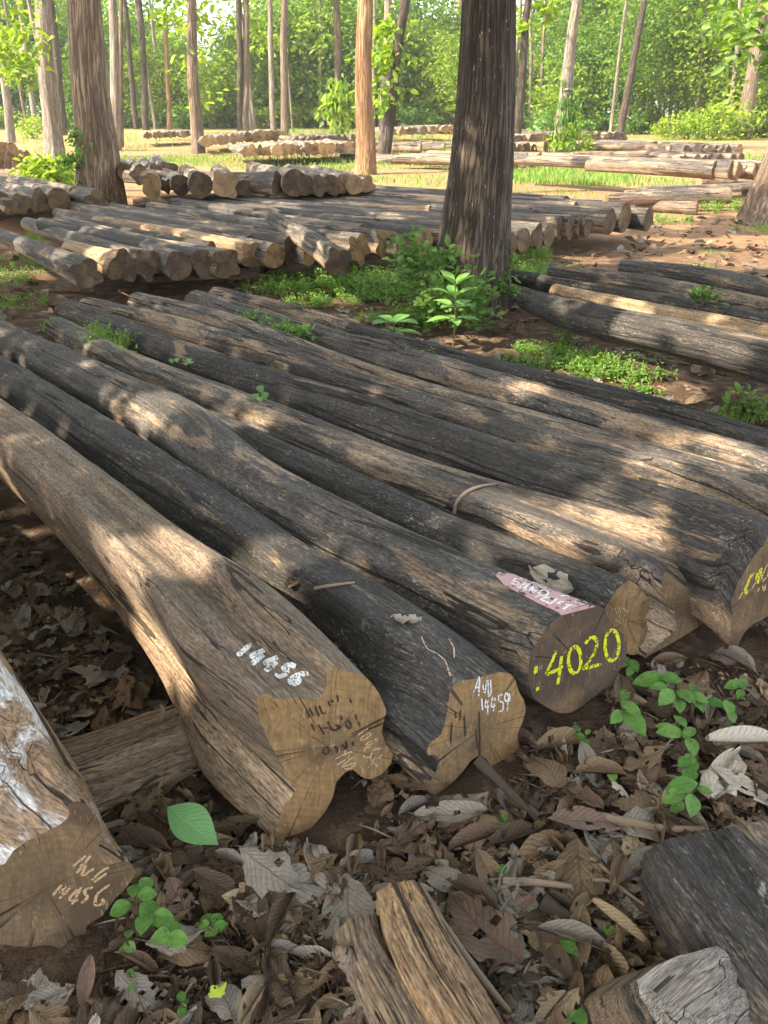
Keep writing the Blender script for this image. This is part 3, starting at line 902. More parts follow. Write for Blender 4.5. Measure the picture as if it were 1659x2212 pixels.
ko = mb.build('knot', M['log_brown'], o)
set_grain(ko.data, [(v[2], v[0], v[1]) for v in mb.v])
o, b, c = fore_log('wood_block', 'thick black weathered timber block at the right edge with pale corner', 'log_char', 'end_brown',
                   [((1622, 1745), (1432, 1985), 0.0), ((1700, 1830), (1490, 2085), 0.0), ((1850, 1990), (1610, 2270), 0.0), ((1960, 2110), (1700, 2400), 0.0)],
                   seed=32, flute=0.05, sq=(4.5, 0.62))
# stump whose cleaved top faces up
outU = [(1378, 2118), (1420, 2085), (1468, 2062), (1532, 2046), (1552, 2040), (1568, 2052), (1592, 2075), (1612, 2105), (1640, 2150), (1665, 2215), (1690, 2290), (1660, 2380), (1560, 2420), (1470, 2400), (1440, 2330), (1432, 2260), (1420, 2200), (1392, 2165)]
nU = Vector((0.05, -0.35, 0.93)).normalized()
qU = gp(1545, 2150, 0.20)
ptsU = [CAM + ray(*q) * ((qU - CAM).dot(nU) / ray(*q).dot(nU)) for q in outU]
R0 = resample(ptsU, 72)
cU = Vector(R0.mean(axis=0))
gu = (CAM + ray(1640, 2060) * ((qU - CAM).dot(nU) / ray(1640, 2060).dot(nU)) - qU).normalized()
gv_ = nU.cross(gu)
VU, GU = [], []
rings_ = [(0.55, 0.012), (0.85, 0.006), (1.0, -0.004), (1.02, -0.03), (1.06, -0.10), (1.12, -0.18), (1.18, -0.26)]
for sc_, dz in rings_:
    for j in range(72):
        off_ = (Vector(R0[j]) - cU) * sc_
        off_ += nU * (dz + 0.016 * noise.noise(Vector((off_.dot(gv_) * 30, off_.dot(gu) * 5, 1))) + 0.006 * noise.noise(Vector((off_.dot(gv_) * 90, off_.dot(gu) * 9, 4))))
        off_ += Vector((-0.35, 0.15, 0)) * max(0, -dz) * 0.35
        VU.append(off_)
        GU.append((dz * 3 + 0.1, off_.dot(gv_) * 1.6, off_.dot(gu) * 0.45))
FU = []
for i in range(len(rings_) - 1):
    for j in range(72):
        FU.append((i * 72 + j, (i + 1) * 72 + j, (i + 1) * 72 + (j + 1) % 72, i * 72 + (j + 1) % 72))
VU.append(nU * 0.014)
GU.append((0.1, 0, 0))
nTop = 72
FT = [(len(VU) - 1, j, (j + 1) % 72) for j in range(72)]
def sub_mesh(nm, V, G, Fc):
    us = sorted({i for f in Fc for i in f})
    mp = {i: k for k, i in enumerate(us)}
    me_ = bpy.data.meshes.new(nm)
    me_.from_pydata([tuple(V[i]) for i in us], [], [tuple(mp[i] for i in f) for f in Fc])
    me_.polygons.foreach_set('use_smooth', [True] * len(me_.polygons))
    set_grain(me_, [G[i] for i in us])
    return me_


o = link('wood_stump', sub_mesh('wood_stump', VU, GU, FU[144:]), M['log_grey'], loc=cU)
link('cut_end', sub_mesh('cut_end', VU, GU, FU[:144] + FT), M['log_pale'], o)
tag(o, 'pale grey weathered stump with a cleaved top in the bottom right corner', 'stump')
LOGS.append((np.array([tuple(cU)] * 6), np.array([0.1] * 6)))
BV.append(BVHTree.FromPolygons([tuple(v + cU) for v in VU], FU + FT))

# --- logs to the right of the dark tree
GR = 'dark logs lying beside the big dark tree'
for mt, lb, st, sd in [
    ('log_black', 'charred log with white lichen, nearest of the logs right of the dark tree', [((1860, 800), (1840, 895), 0.10), ((1659, 733), (1650, 822), 0.1), ((1441, 686), (1420, 762), 0.1), ((1243, 650), (1233, 714), 0.1), ((1140, 624), (1132, 668), 0.1)], 41),
    ('log_tan', 'orange brown log lit by the sun behind the charred lichen log', [((1860, 758), (1850, 810), 0.1), ((1659, 702), (1650, 750), 0.1), ((1450, 665), (1440, 705), 0.1), ((1300, 637), (1290, 670), 0.1), ((1200, 615), (1195, 645), 0.1)], 42),
    ('log_black', 'smooth black log behind the orange brown log by the dark tree', [((1860, 730), (1850, 790), 0.1), ((1659, 680), (1650, 735), 0.1), ((1491, 645), (1480, 690), 0.1), ((1243, 606), (1235, 645), 0.1), ((1111, 582), (1106, 612), 0.1)], 43),
    ('log_mixed', 'grey log with a pale crest, second from the back right of the dark tree', [((1860, 690), (1850, 745), 0.1), ((1659, 645), (1650, 692), 0.1), ((1507, 617), (1500, 655), 0.1), ((1375, 594), (1368, 628), 0.1), ((1190, 576), (1186, 602), 0.1)], 44),
    ('log_grey', 'knotty dark grey log at the back, right of the dark tree', [((1860, 650), (1850, 700), 0.1), ((1659, 605), (1650, 650), 0.1), ((1507, 576), (1500, 612), 0.1), ((1345, 562), (1340, 592), 0.1)], 45),
]:
    fore_log('teak_log', lb, mt, 'end_brown', st, seed=sd, flute=0.1, group=GR)

# ------------------------------------------------------------------ generic logs for the stacks behind
GEN = []


def gen_log(seed):
    rs = random.Random(seed)
    m, n = 40, 22
    Lb, R = 3.4, 0.16
    th = np.linspace(0, 2 * math.pi, m, endpoint=False)
    V, G = np.zeros((n, m, 3)), np.zeros((n, m, 3))
    lob = rs.choice([2, 3, 3, 4, 5])
    ph = rs.random() * 6
    dep = rs.uniform(0.04, 0.15) if seed % 3 else 0.02
    bx, by = rs.uniform(-0.3, 0.3), rs.uniform(-0.15, 0.15)
    for i in range(n):
        t = (i / (n - 1)) ** 1.5
        s = t * Lb
        f = dep * math.exp(-s / 0.7) + 0.25 * dep
        tap = 1.12 - 0.32 * t + 0.10 * math.exp(-s / 0.4)
        for j in range(m):
            a = th[j]
            r = tap * (1 + f * math.sin(lob * a + ph) + 0.5 * f * math.sin((lob + 2) * a + 2 * ph) + 0.10 * lump((math.cos(a) * 1.4, math.sin(a) * 1.4, s * 0.5), seed) + 0.04 * lump((math.cos(a) * 4, math.sin(a) * 4, s * 1.5), seed + 5))
            V[i, j] = (r * math.cos(a) + bx * math.sin(t * 3), r * math.sin(a) + by * math.sin(t * 4), t)
            G[i, j] = (r * R * math.sin(a), r * R * math.cos(a), s)
    fi = []
    for i in range(n - 1):
        a = np.arange(m) + i * m
        b = np.roll(np.arange(m), -1) + i * m
        fi.append(np.stack([a, b, b + m, a + m], axis=1))
    me = np_mesh('log_body', V.reshape(-1, 3), np.concatenate(fi), None, True)
    set_grain(me, G.reshape(-1, 3))
    ends = []
    for idx in (0, n - 1):
        e = bpy.data.meshes.new('cut_end')
        f = tuple(range(m))[::-1] if idx == 0 else tuple(range(m))
        e.from_pydata([tuple(x) for x in V[idx]], [], [f])
        g = G[idx].copy()
        g[:, 2] = 0
        set_grain(e, g)
        e.materials.append(None)
        ends.append(e)
    me.materials.append(None)
    return me, ends


for k in range(9):
    GEN.append(gen_log(k + 100))
STACK_LABELS = []


def far_log(p, q, r, label, group, mt='log_mixed', em='end_brown', var=None, ends=1, roll=None):
    """a log from centre p (sawn end that shows) to q"""
    me, es = GEN[random.randrange(len(GEN)) if var is None else var % len(GEN)]
    d = (q - p)
    L = d.length
    z = d.normalized()
    x = Vector((0, 0, 1)).cross(z).normalized()
    y = z.cross(x)
    R = Matrix((x, y, z)).transposed().to_4x4()
    a = random.uniform(-0.6, 0.6) if roll is None else roll
    mw = Matrix.Translation(p) @ R @ Matrix.Rotation(a, 4, 'Z') @ Matrix.Diagonal((r, r, L, 1))
    o = bpy.data.objects.new('teak_log', me)
    col.objects.link(o)
    o.matrix_world = mw
    o.material_slots[0].link = 'OBJECT'
    o.material_slots[0].material = M[mt]
    for e in es[:ends]:
        c = bpy.data.objects.new('cut_end', e)
        col.objects.link(c)
        c.parent = o
        c.material_slots[0].link = 'OBJECT'
        c.material_slots[0].material = M[em]
    tag(o, None, 'log', group)
    STACK_LABELS.append((o, label, pix(p)[0]))
    LOGS.append((np.array([tuple(p), tuple((p + q) / 2), tuple(q)]), np.array([r, r, r * 0.8])))
    return o


def centre_at(px, py, dia, lift):
    z = 0.2
    for _ in range(6):
        c = gp(px, py, z)
        r = 0.5 * dia * depth(c) / F
        z = r + lift
    return c, r


D0 = Vector((-0.652, 0.758, 0))


def rot(d, a):
    return (Matrix.Rotation(a, 3, 'Z') @ d)


# second stack, behind the grass
G2 = 'logs of the low stack between the foreground logs and the standing trees'
p2 = [(188, 592, 50, 'dark log with pale chalk on its end, leftmost and nearest of the middle stack', 'log_grey', 'end_dark', (8, 508, .2), 3),
      (265, 577, 52, 'pale lit log beside the leftmost log of the middle stack', 'log_tan', 'end_brown', (150, 538, .25), 0),
      (319, 572, 50, 'three lobed dark butt in the middle stack', 'log_grey', 'end_dark', (60, 484, .2), 1),
      (386, 575, 50, 'broad round dark log in the middle stack', 'log_grey', 'end_brown', (190, 492, .2), 2),
      (442, 572, 44, 'log with a notched top edge in the middle stack', 'log_black', 'end_brown', None, 4),
      (490, 569, 46, 'log with a dark brown cut end in the middle stack', 'log_mixed', 'end_brown', None, 6),
      (545, 551, 40, 'round brown log end in the middle stack', 'log_tan', 'end_tan', None, 3),
      (594, 553, 38, 'round brown log end in the middle stack', 'log_grey', 'end_tan', None, 5),
      (633, 541, 40, 'round brown log end in the middle stack', 'log_grey', 'end_brown', None, 7),
      (676, 543, 40, 'round brown log end in the middle stack', 'log_grey', 'end_tan', None, 0),
      (731, 566, 48, 'grey log slung across the others and poking out furthest from the middle stack', 'log_grey', 'end_brown', (590, 470, .45), 3),
      (775, 537, 44, 'log end with ragged outline left of the dark tree', 'log_grey', 'end_tan', None, 1),
      (836, 526, 44, 'tall oval log end left of the dark tree', 'log_grey', 'end_tan', None, 6),
      (872, 534, 34, 'small log end left of the dark tree', 'log_grey', 'end_brown', None, 5),
      (915, 521, 42, 'oval log end touching the dark trunk', 'log_black', 'end_tan', None, 8)]
random.seed(11)
for (x, y, dia, lb, mt, em, far, var) in p2:
    lift = 0.20 if x != 731 else 0.24
    p, r = centre_at(x, y, dia, lift)
    q = gp(far[0], far[1], far[2]) if far else p + rot(D0, random.uniform(-0.02, 0.06)) * (random.uniform(2.9, 3.4) if x < 560 else random.uniform(3.7, 4.4)) + Vector((0, 0, 0.0))
    far_log(p, q, r * (1.0 if far else 1.12), lb, G2, mt, 'end_far' if em == 'end_brown' else em, var, 2)
    if x > 470 and x != 731:
        p2_ = p + D0 * random.uniform(0.5, 0.9) + Vector((0.14, 0.05, 0.0))
        far_log(p2_, p2_ + rot(D0, random.uniform(-0.02, 0.06)) * (2.6 if x < 600 else random.uniform(3.2, 3.8)), r * random.uniform(0.8, 1.1), 'grey log filling the top of the middle stack', G2, random.choice(['log_grey', 'log_mixed', 'log_black']), 'end_far', None, 2)
for (x, y, dia) in [(1102, 531, 31), (1133, 520, 30), (1160, 512, 30), (1187, 507, 28), (1212, 493, 27), (1233, 492, 27), (1255, 489, 27), (1271, 491, 24), (1290, 480, 27), (1318, 480, 32), (1350, 471, 36), (1378, 470, 26), (1401, 474, 28)]:
    p, r = centre_at(x, y, dia * 1.35, 0.18)
    q = p + rot(D0, random.uniform(0.08, 0.20)) * random.uniform(4.0, 5.0)
    p2_ = p + rot(D0, 0.14) * random.uniform(0.5, 0.9) + Vector((0.12, 0.05, 0.02))
    far_log(p2_, p2_ + rot(D0, random.uniform(0.08, 0.20)) * random.uniform(3.6, 4.5), r * random.uniform(0.8, 1.05), 'grey log filling the top of the stack by the dark tree', G2, random.choice(['log_grey', 'log_mixed', 'log_black']), 'end_far', None, 2)
    far_log(p, q, r, 'pointed log end in the stack right of the dark tree', G2, random.choice(['log_grey', 'log_black', 'log_mixed']), random.choice(['end_far', 'end_far', 'end_brown']), random.choice([1, 2, 4, 5, 7, 8]), 2)
# upper logs on the middle stack
for (x, y, x2, y2, dia, mt, lb) in [(555, 520, 375, 465, 26, 'log_tan', 'sunlit yellowish log lying on top of the middle stack'), (800, 468, 706, 437, 22, 'log_mixed', 'short grey log jutting up behind the middle stack'),
                                    (905, 480, 590, 460, 28, 'log_grey', 'split grey log with a raised pale tip on the middle stack'), (930, 462, 700, 446, 24, 'log_tan', 'brown log along the back of the middle stack'),
                                    (1250, 480, 1080, 462, 24, 'log_grey', 'flat grey log on top of the stack right of the dark tree')]:
    p, r = centre_at(x, y, dia, 0.22)
    q = centre_at(x2, y2, dia * 0.75, 0.22)[0]
    far_log(p, q, r, lb, G2, mt, 'end_brown', None, 2)
# supports under it
for (x, y, x2, y2, dia, lb) in [(205, 618, 105, 622, 34, 'short brown support log under the leftmost log of the middle stack'), (560, 592, 300, 604, 30, 'dark support log in the gap under the middle stack'),
                                (900, 560, 600, 585, 30, 'dark support log under the stack near the dark tree')]:
    p, r = centre_at(x, y, dia, 0.0)
    q = centre_at(x2, y2, dia, 0.0)[0]
    far_log(p, q, r * 0.8, lb, G2, 'log_brown', 'end_tan', None, 2)

# third stack
G3 = 'logs of the raised stack behind the middle stack'
p3 = [(328, 403, 38, 'flared log end with a trumpet shape beside the big left tree', 'log_mixed', 'end_tan', 4), (360, 402, 24, 'small grey log end in the raised stack', 'log_grey', 'end_brown', 1), (391, 400, 36, 'log end with a broken lower lip in the raised stack', 'log_grey', 'end_brown', 2), (433, 400, 44, 'large lobed log end in the raised stack', 'log_mixed', 'end_brown', 5),
      (487, 399, 46, 'pale round log end split by a vertical crack', 'log_mixed', 'end_pale', 3), (522, 405, 28, 'small brown log end in the raised stack', 'log_brown', 'end_brown', 6), (602, 398, 38, 'long smooth log with a slanted end in the raised stack', 'log_mixed', 'end_brown', 0), (636, 395, 46, 'tall pointed log end in the raised stack', 'log_mixed', 'end_brown', 8),
      (664, 401, 34, 'fluted log end in the raised stack', 'log_mixed', 'end_brown', 1), (694, 401, 34, 'fluted log end in the raised stack', 'log_grey', 'end_brown', 7), (718, 400, 32, 'fluted log end in the raised stack', 'log_grey', 'end_brown', 4), (740, 398, 34, 'fluted log end in the raised stack', 'log_mixed', 'end_tan', 2),
      (767, 400, 32, 'fluted log end in the raised stack', 'log_mixed', 'end_pale', 5), (793, 398, 28, 'lit log end at the right end of the raised stack', 'log_tan', 'end_pale', 3)]
for (x, y, dia, lb, mt, em, var) in p3:
    p, r = centre_at(x, y, dia, 0.40)
    q = p + rot(D0, random.uniform(-0.06, 0.06) - (0.45 if x != 602 else -0.2)) * random.uniform(3.0, 3.8) + Vector((0, 0, -0.05))
    far_log(p, q, r * 0.98, lb, G3, mt, 'end_far' if em == 'end_brown' else em, var, 2)
for (x, y, dia) in [(272, 373, 28), (303, 378, 32), (334, 375, 30), (366, 370, 32)]:
    p, r = centre_at(x, y, dia, 0.4)
    far_log(p, p + rot(D0, -0.4) * 3.0, r, 'grey log end in the back row beside the big left tree', G3, 'log_grey', 'end_brown', None, 2)
for (x, y, x2, y2, dia, lb) in [(580, 437, 290, 440, 34, 'thick support log on the ground under the raised stack'), (800, 425, 600, 432, 28, 'shaded support log under the right half of the raised stack')]:
    p, r = centre_at(x, y, dia, 0.0)
    q = centre_at(x2, y2, dia, 0.0)[0]
    far_log(p, q, r, lb, G3, 'log_brown', 'end_tan', 3, 2)
# left of the big tree
G4 = 'logs of the stack left of the big left tree'
for (x, y, dia) in [(-20, 437, 30), (5, 436, 30), (24, 447, 27), (49, 440, 32), (88, 435, 37), (128, 432, 40), (168, 426, 36), (208, 435, 38)]:
    p, r = centre_at(x, y, dia, 0.26)
    far_log(p, p + rot(D0, random.uniform(-0.06, 0.06) - 0.12) * random.uniform(2.6, 3.2), r, 'brown log end in the row left of the big left tree', G4, random.choice(['log_mixed', 'log_grey']), 'end_brown', None, 2)
p, r = centre_at(230, 452, 26, 0)
far_log(p, centre_at(-60, 462, 28, 0)[0], r, 'dark support log under the row left of the big left tree', G4, 'log_brown', 'end_brown', 3, 2)

# far left piled stack
G5 = 'log ends of the tall pile at the left edge'
for (x, y, dia, lf) in [(3, 356, 17, .9), (20, 354, 18, .9), (37, 354, 18, .9), (54, 352, 16, .9), (6, 337, 17, 1.4), (23, 336, 18, 1.4), (40, 335, 18, 1.4), (57, 334, 14, 1.4), (9, 319, 20, 1.9), (26, 320, 18, 1.9), (-14, 353, 18, .9), (-12, 337, 18, 1.4)]:
    b = gp(20, 398, 0)
    t = (b.y) / ray(x, y).y
    p = CAM + ray(x, y) * t
    r = dia * 0.5 * depth(p) / F
    far_log(p, p + rot(D0, -0.2) * 2.5, r, 'sunlit log end in the pile at the left edge', G5, 'log_mixed', 'end_pale', None, 1)
for (x, y, x2, y2, dia) in [(52, 385, -60, 383, 30), (95, 385, 52, 384, 28), (88, 398, -40, 402, 18)]:
    p, r = centre_at(x, y, dia, 0.0)
    far_log(p, centre_at(x2, y2, dia, 0)[0], r, 'long brown log at the foot of the pile at the left edge', G5, 'log_brown', 'end_tan', None, 2)


def row(x1, y1, x2, y2, n, dia, lift, label, group, L=3.0, yaw=0.0, em=('end_tan', 'end_brown', 'end_pale'), mt=('log_mixed', 'log_grey', 'log_warm'), jit=2.0):
    for i in range(n):
        t = i / max(1, n - 1)
        x, y = x1 + (x2 - x1) * t + random.uniform(-2, 2), y1 + (y2 - y1) * t + random.uniform(-jit, jit) * 0.5
        p, r = centre_at(x, y, dia * random.uniform(0.85, 1.15), lift)
        d = rot(D0, yaw + random.uniform(-0.04, 0.04))
        far_log(p, p + d * L, r, label, group, random.choice(mt), random.choice(em), None, 1)


row(530, 328, 768, 318, 15, 19, 0.25, 'sunlit log end in the far row left of the reddish tree', 'far row of logs left of the reddish tree', 3.2, -0.45)
row(446, 305, 610, 291, 12, 17, 0.25, 'sunlit log end in the far row behind the slim grey tree', 'far row of logs behind the slim grey tree', 3.2, -0.45)
row(316, 293, 416, 289, 11, 9.5, 0.3, 'tiny shaded log end in the farthest left row', 'farthest left row of logs', 3.0, -0.4, ('end_brown', 'end_tan'))
row(848, 285, 972, 279, 12, 13, 0.3, 'shaded log end in the far row left of the dark trunk', 'far row of logs left of the dark trunk', 3.0, -0.4, ('end_brown', 'end_tan'))
row(860, 318, 962, 318, 5, 16, 0.05, 'sunlit log in the grass left of the dark trunk', 'logs in the sunny grass left of the dark trunk', 3.5, 0.6)
row(880, 340, 960, 350, 6, 13, 0.0, 'rough pale log end in the grass left of the dark trunk', 'logs in the sunny grass left of the dark trunk', 2.0, 0.5)
row(1098, 306, 1198, 298, 10, 17, 0.3, 'shaded log end in the row right of the slim dark tree', 'far row of logs right of the slim dark tree', 3.0, -0.4, ('end_brown', 'end_tan'))
row(1245, 296, 1345, 295, 10, 17, 0.3, 'dark log end in the row behind the leaning vine clad tree', 'far row of logs behind the leaning tree', 3.0, -0.4, ('end_dark', 'end_brown'), ('log_grey',))
row(1092, 351, 1165, 346, 6, 23, 0.1, 'log end in the row just right of the dark trunk', 'row of logs just right of the dark trunk', 3.0, 0.3, ('end_brown', 'end_tan'))
row(1455, 328, 1598, 326, 12, 20, 0.2, 'sunlit log end in the long far right row', 'long far right row of logs', 4.0, -0.1)
row(1268, 341, 1310, 342, 4, 15, 0.1, 'log end in the low row behind the vine clad tree base', 'low row of logs behind the vine clad tree base', 3.0, 0.3)
row(1545, 369, 1650, 366, 7, 26, 0.35, 'fluted sunlit log end in the right row of the sunny stack', 'right row of the sunny stack', 4.0, 0.1, jit=5)
row(1475, 346, 1600, 343, 9, 18, 0.15, 'shaded log end in the second far right row', 'second far right row of logs', 3.0, -0.2, ('end_far', 'end_brown'))
row(1352, 318, 1445, 316, 7, 15, 0.25, 'shaded log end in the row left of the long far right row', 'row of logs left of the long far right row', 3.0, -0.3, ('end_far', 'end_brown'))
row(640, 304, 762, 299, 9, 13, 0.25, 'small shaded log end in the farthest row left of the reddish tree', 'farthest row of logs left of the reddish tree', 3.0, -0.4, ('end_far', 'end_brown'))
row(1095, 322, 1180, 318, 7, 16, 0.2, 'log end in the middle row right of the dark trunk', 'middle row of logs right of the dark trunk', 3.0, -0.2, ('end_far', 'end_brown'))
GS = 'long sunlit logs stacked on the right'
for (x, y, x2, y2, dia, lf, lb, mt) in [(1402, 335, 1242, 334, 15, .25, 'slim sunlit log with its round end facing right, far right', 'log_warm'), (1450, 322, 1244, 317, 15, .3, 'long sunlit log on top of the far right row', 'log_warm'),
                                         (1545, 369, 1268, 357, 30, .32, 'long smooth sunlit log on the front of the sunny right stack', 'log_brown'), (1508, 393, 1640, 392, 24, .0, 'support log with a pale cut end under the sunny right stack', 'log_warm'),
                                         (1572, 423, 1310, 430, 28, .1, 'dark brown log lying on the path by the right tree', 'log_mixed'), (1594, 417, 1350, 422, 26, .1, 'second dark log from the front lying on the path by the right tree', 'log_mixed'), (1618, 410, 1380, 415, 24, .1, 'third dark log from the front lying on the path by the right tree', 'log_grey'),
                                         (1506, 450, 1302, 440, 22, .0, 'slim log with a pale round end nearest on the path', 'log_brown')]:
    p, r = centre_at(x, y, dia, lf)
    far_log(p, centre_at(x2, y2, dia * 0.85, lf)[0], r, lb, GS, mt, 'end_pale' if mt == 'log_warm' else 'end_tan', None, 2)
uniquify(STACK_LABELS)
# ------------------------------------------------------------------ sun direction and where the canopy lets light through
SUN = Vector((-0.70, -0.26, 0.70)).normalized()
E1 = SUN.cross(Vector((0, 0, 1))).normalized()
E2 = SUN.cross(E1)
HOLES = [(395, 1235, .35, .15), (350, 1315, .3, .13), (325, 1385, .2, .08), (565, 1232, .32, .09), (48, 1015, .3, .075), (95, 1085, .25, .055),
         (330, 1500, .02, .06), (60, 1200, .02, .08), (1215, 1085, .3, .10), (1150, 1130, .3, .06), (1550, 960, .3, .13), (1620, 985, .3, .08),
         (1440, 1000, .3, .07), (1390, 1160, .3, .07), (390, 880, .32, .11), (1120, 830, .3, .07), 
         (1300, 735, .3, .10), (1360, 668, .3, .2), (1290, 635, .3, .16), (1480, 692, .3, .16), (1600, 722, .3, .12), (235, 555, .3, .22), (450, 525, .35, .20), (395, 508, .35, .15),
         (700, 640, .0, .28), (820, 610, .0, .28), (640, 650, .0, .2), (880, 640, .3, .16), (960, 620, .4, .14), (1300, 800, .0, .14), (1480, 850, .0, .1), (40, 590, .0, .3), (1230, 770, 0, .1),
         (600, 480, .3, .22), (820, 480, .3, .2), (1000, 460, .3, .2), (1160, 500, .3, .2), (240, 500, .3, .2), (1560, 560, 0, .5), (1400, 520, 0, .35), (1640, 520, 0, .4), (1250, 560, .0, .25), (1120, 600, 0, .2), (487, 399, .6, .3)]
HP = []
for (x, y, z, r) in HOLES:
    g = gp(x, y, z)
    HP.append((g.dot(E1), g.dot(E2), r))
bb_ = gp(213, 447, 0)
for z_ in (0.6, 1.3, 2.0, 2.7):      # the sunlit trunk of the thick tree
    g = bb_ + Vector((-0.1, 0, z_))
    HP.append((g.dot(E1), g.dot(E2), 0.5))
HP = np.array(HP)


def carve(P, half):
    """drop canopy leaves that would block the gaps, or that would shade the open clearing"""
    a, b = P @ np.array(E1), P @ np.array(E2)
    d = np.hypot(a[:, None] - HP[None, :, 0], b[:, None] - HP[None, :, 1]) - HP[None, :, 2]
    keep = d.min(axis=1) > half * (0.85 + 0.3 * np.sin(P[:, 0] * 40))
    g = P - np.outer(P[:, 2] / SUN.z, np.array(SUN))
    lim = 11.2 + 0.8 * np.sin(g[:, 0] * 1.7) + 0.5 * np.sin(g[:, 0] * 4.1 + 1)
    keep &= (g[:, 1] < lim) | ((g[:, 1] < lim + 4.2) & (g[:, 0] < 0.3) & (np.sin(g[:, 0] * 3.1 + 1.3 * np.sin(g[:, 1] * 2.3)) + np.sin(g[:, 1] * 4.4) < 0.55))
    return keep


# ------------------------------------------------------------------ ground
def gh(x, y):
    return 0.018 * noise.noise(Vector((x * 1.7, y * 1.7, 0))) + 0.008 * noise.noise(Vector((x * 6, y * 6, 3))) - 0.012


xs = np.concatenate([-np.geomspace(3.2, 150, 50)[::-1], np.linspace(-3, 3, 130), np.geomspace(3.2, 150, 50)])
ys = np.concatenate([np.linspace(-40, -0.5, 14), np.linspace(0, 7, 150), np.geomspace(7.2, 170, 70)])
GX, GY = np.meshgrid(xs, ys)
gv = np.stack([GX.ravel(), GY.ravel(), np.array([gh(a, b) for a, b in zip(GX.ravel(), GY.ravel())])], axis=1)
nx, ny = len(xs), len(ys)
ii = (np.arange(ny - 1)[:, None] * nx + np.arange(nx - 1)[None, :]).ravel()
gf = np.stack([ii, ii + 1, ii + nx + 1, ii + nx], axis=1)
k = NT('forest_floor')
pos = k.n('NewGeometry').outputs['Position']
spz = k.n('SeparateXYZ', {0: pos})
n1 = k.noise(pos, 0.55, 4, 0.6)
n2 = k.noise(pos, 9.0, 6, 0.7)
n3 = k.noise(pos, 90.0, 4, 0.7)
vor = k.n('TexVoronoi', {'Vector': k.vadd(pos, k.vmul(k.n('TexNoise', {'Vector': pos, 'Scale': 14.0}).outputs['Color'], (0.08, 0.08, 0.08))), 'Scale': 13.0})
soil = k.mix(k.mr(n3, 0.3, 0.7), (0.018, 0.012, 0.008), (0.072, 0.046, 0.031))
soil = k.mix(k.mr(n2, 0.35, 0.7, 0, 0.6), soil, (0.13, 0.08, 0.05))
lit = k.ramp(k.n('SeparateColor', {0: vor.outputs['Color']}).outputs[0], [(0, (0.05, 0.034, 0.024)), (0.5, (0.15, 0.10, 0.065)), (1, (0.30, 0.22, 0.15))])
soil2 = k.mix(k.mr(n2, 0.35, 0.55), lit, soil)
dirt = k.mix(k.mr(n3, 0.3, 0.7), (0.19, 0.105, 0.052), (0.35, 0.205, 0.105))
dirt = k.mix(k.mr(n2, 0.45, 0.6, 0, 0.55), dirt, lit)
far = k.mr(k.math('ADD', spz.outputs[1], k.math('MULTIPLY', k.math('SUBTRACT', n1, 0.5), 7.0)), 5.0, 12.5, 0, 1, True)
c = k.mix(far, soil2, dirt)
gm = k.math('MULTIPLY', k.mr(n1, 0.44, 0.56), k.mr(spz.outputs[1], 15.0, 18.0))
gm = k.math('MAXIMUM', gm, k.mr(spz.outputs[1], 36.0, 46.0))
c = k.mix(k.math('MULTIPLY', gm, 0.45), c, k.mix(k.mr(n2, 0.3, 0.7), (0.09, 0.14, 0.03), (0.20, 0.24, 0.07)))
gmat = k.finish(c, 0.95, k.bump(k.math('ADD', k.math('MULTIPLY', n3, 0.5), n2), 0.03), 0.1)
tag(link('ground', np_mesh('ground', gv, gf, gmat, True)), kind='structure')

# ------------------------------------------------------------------ where logs lie (litter and grass keep out)
LP = []
for c_, r_ in LOGS:
    c_ = np.asarray(c_)
    if len(c_) < 6:
        t = np.linspace(0, 1, 24)
        c_ = np.stack([np.interp(t, [0, .5, 1], c_[:, q]) for q in range(3)], axis=1)
        r_ = np.interp(t, [0, .5, 1], r_)
    LP.append(np.column_stack([c_[:, :2], r_]))
LP = np.vstack(LP)


def clear_of_logs(x, y, f=0.8):
    return np.all((LP[:, 0] - x) ** 2 + (LP[:, 1] - y) ** 2 > (LP[:, 2] * f) ** 2)


def seen(p):
    r = (p - CAM)
    L = r.length
    r.normalize()
    for b in BV:
        hh = b.ray_cast(CAM, r, L - 0.01)
        if hh[0] is not None:
            return False
    return True


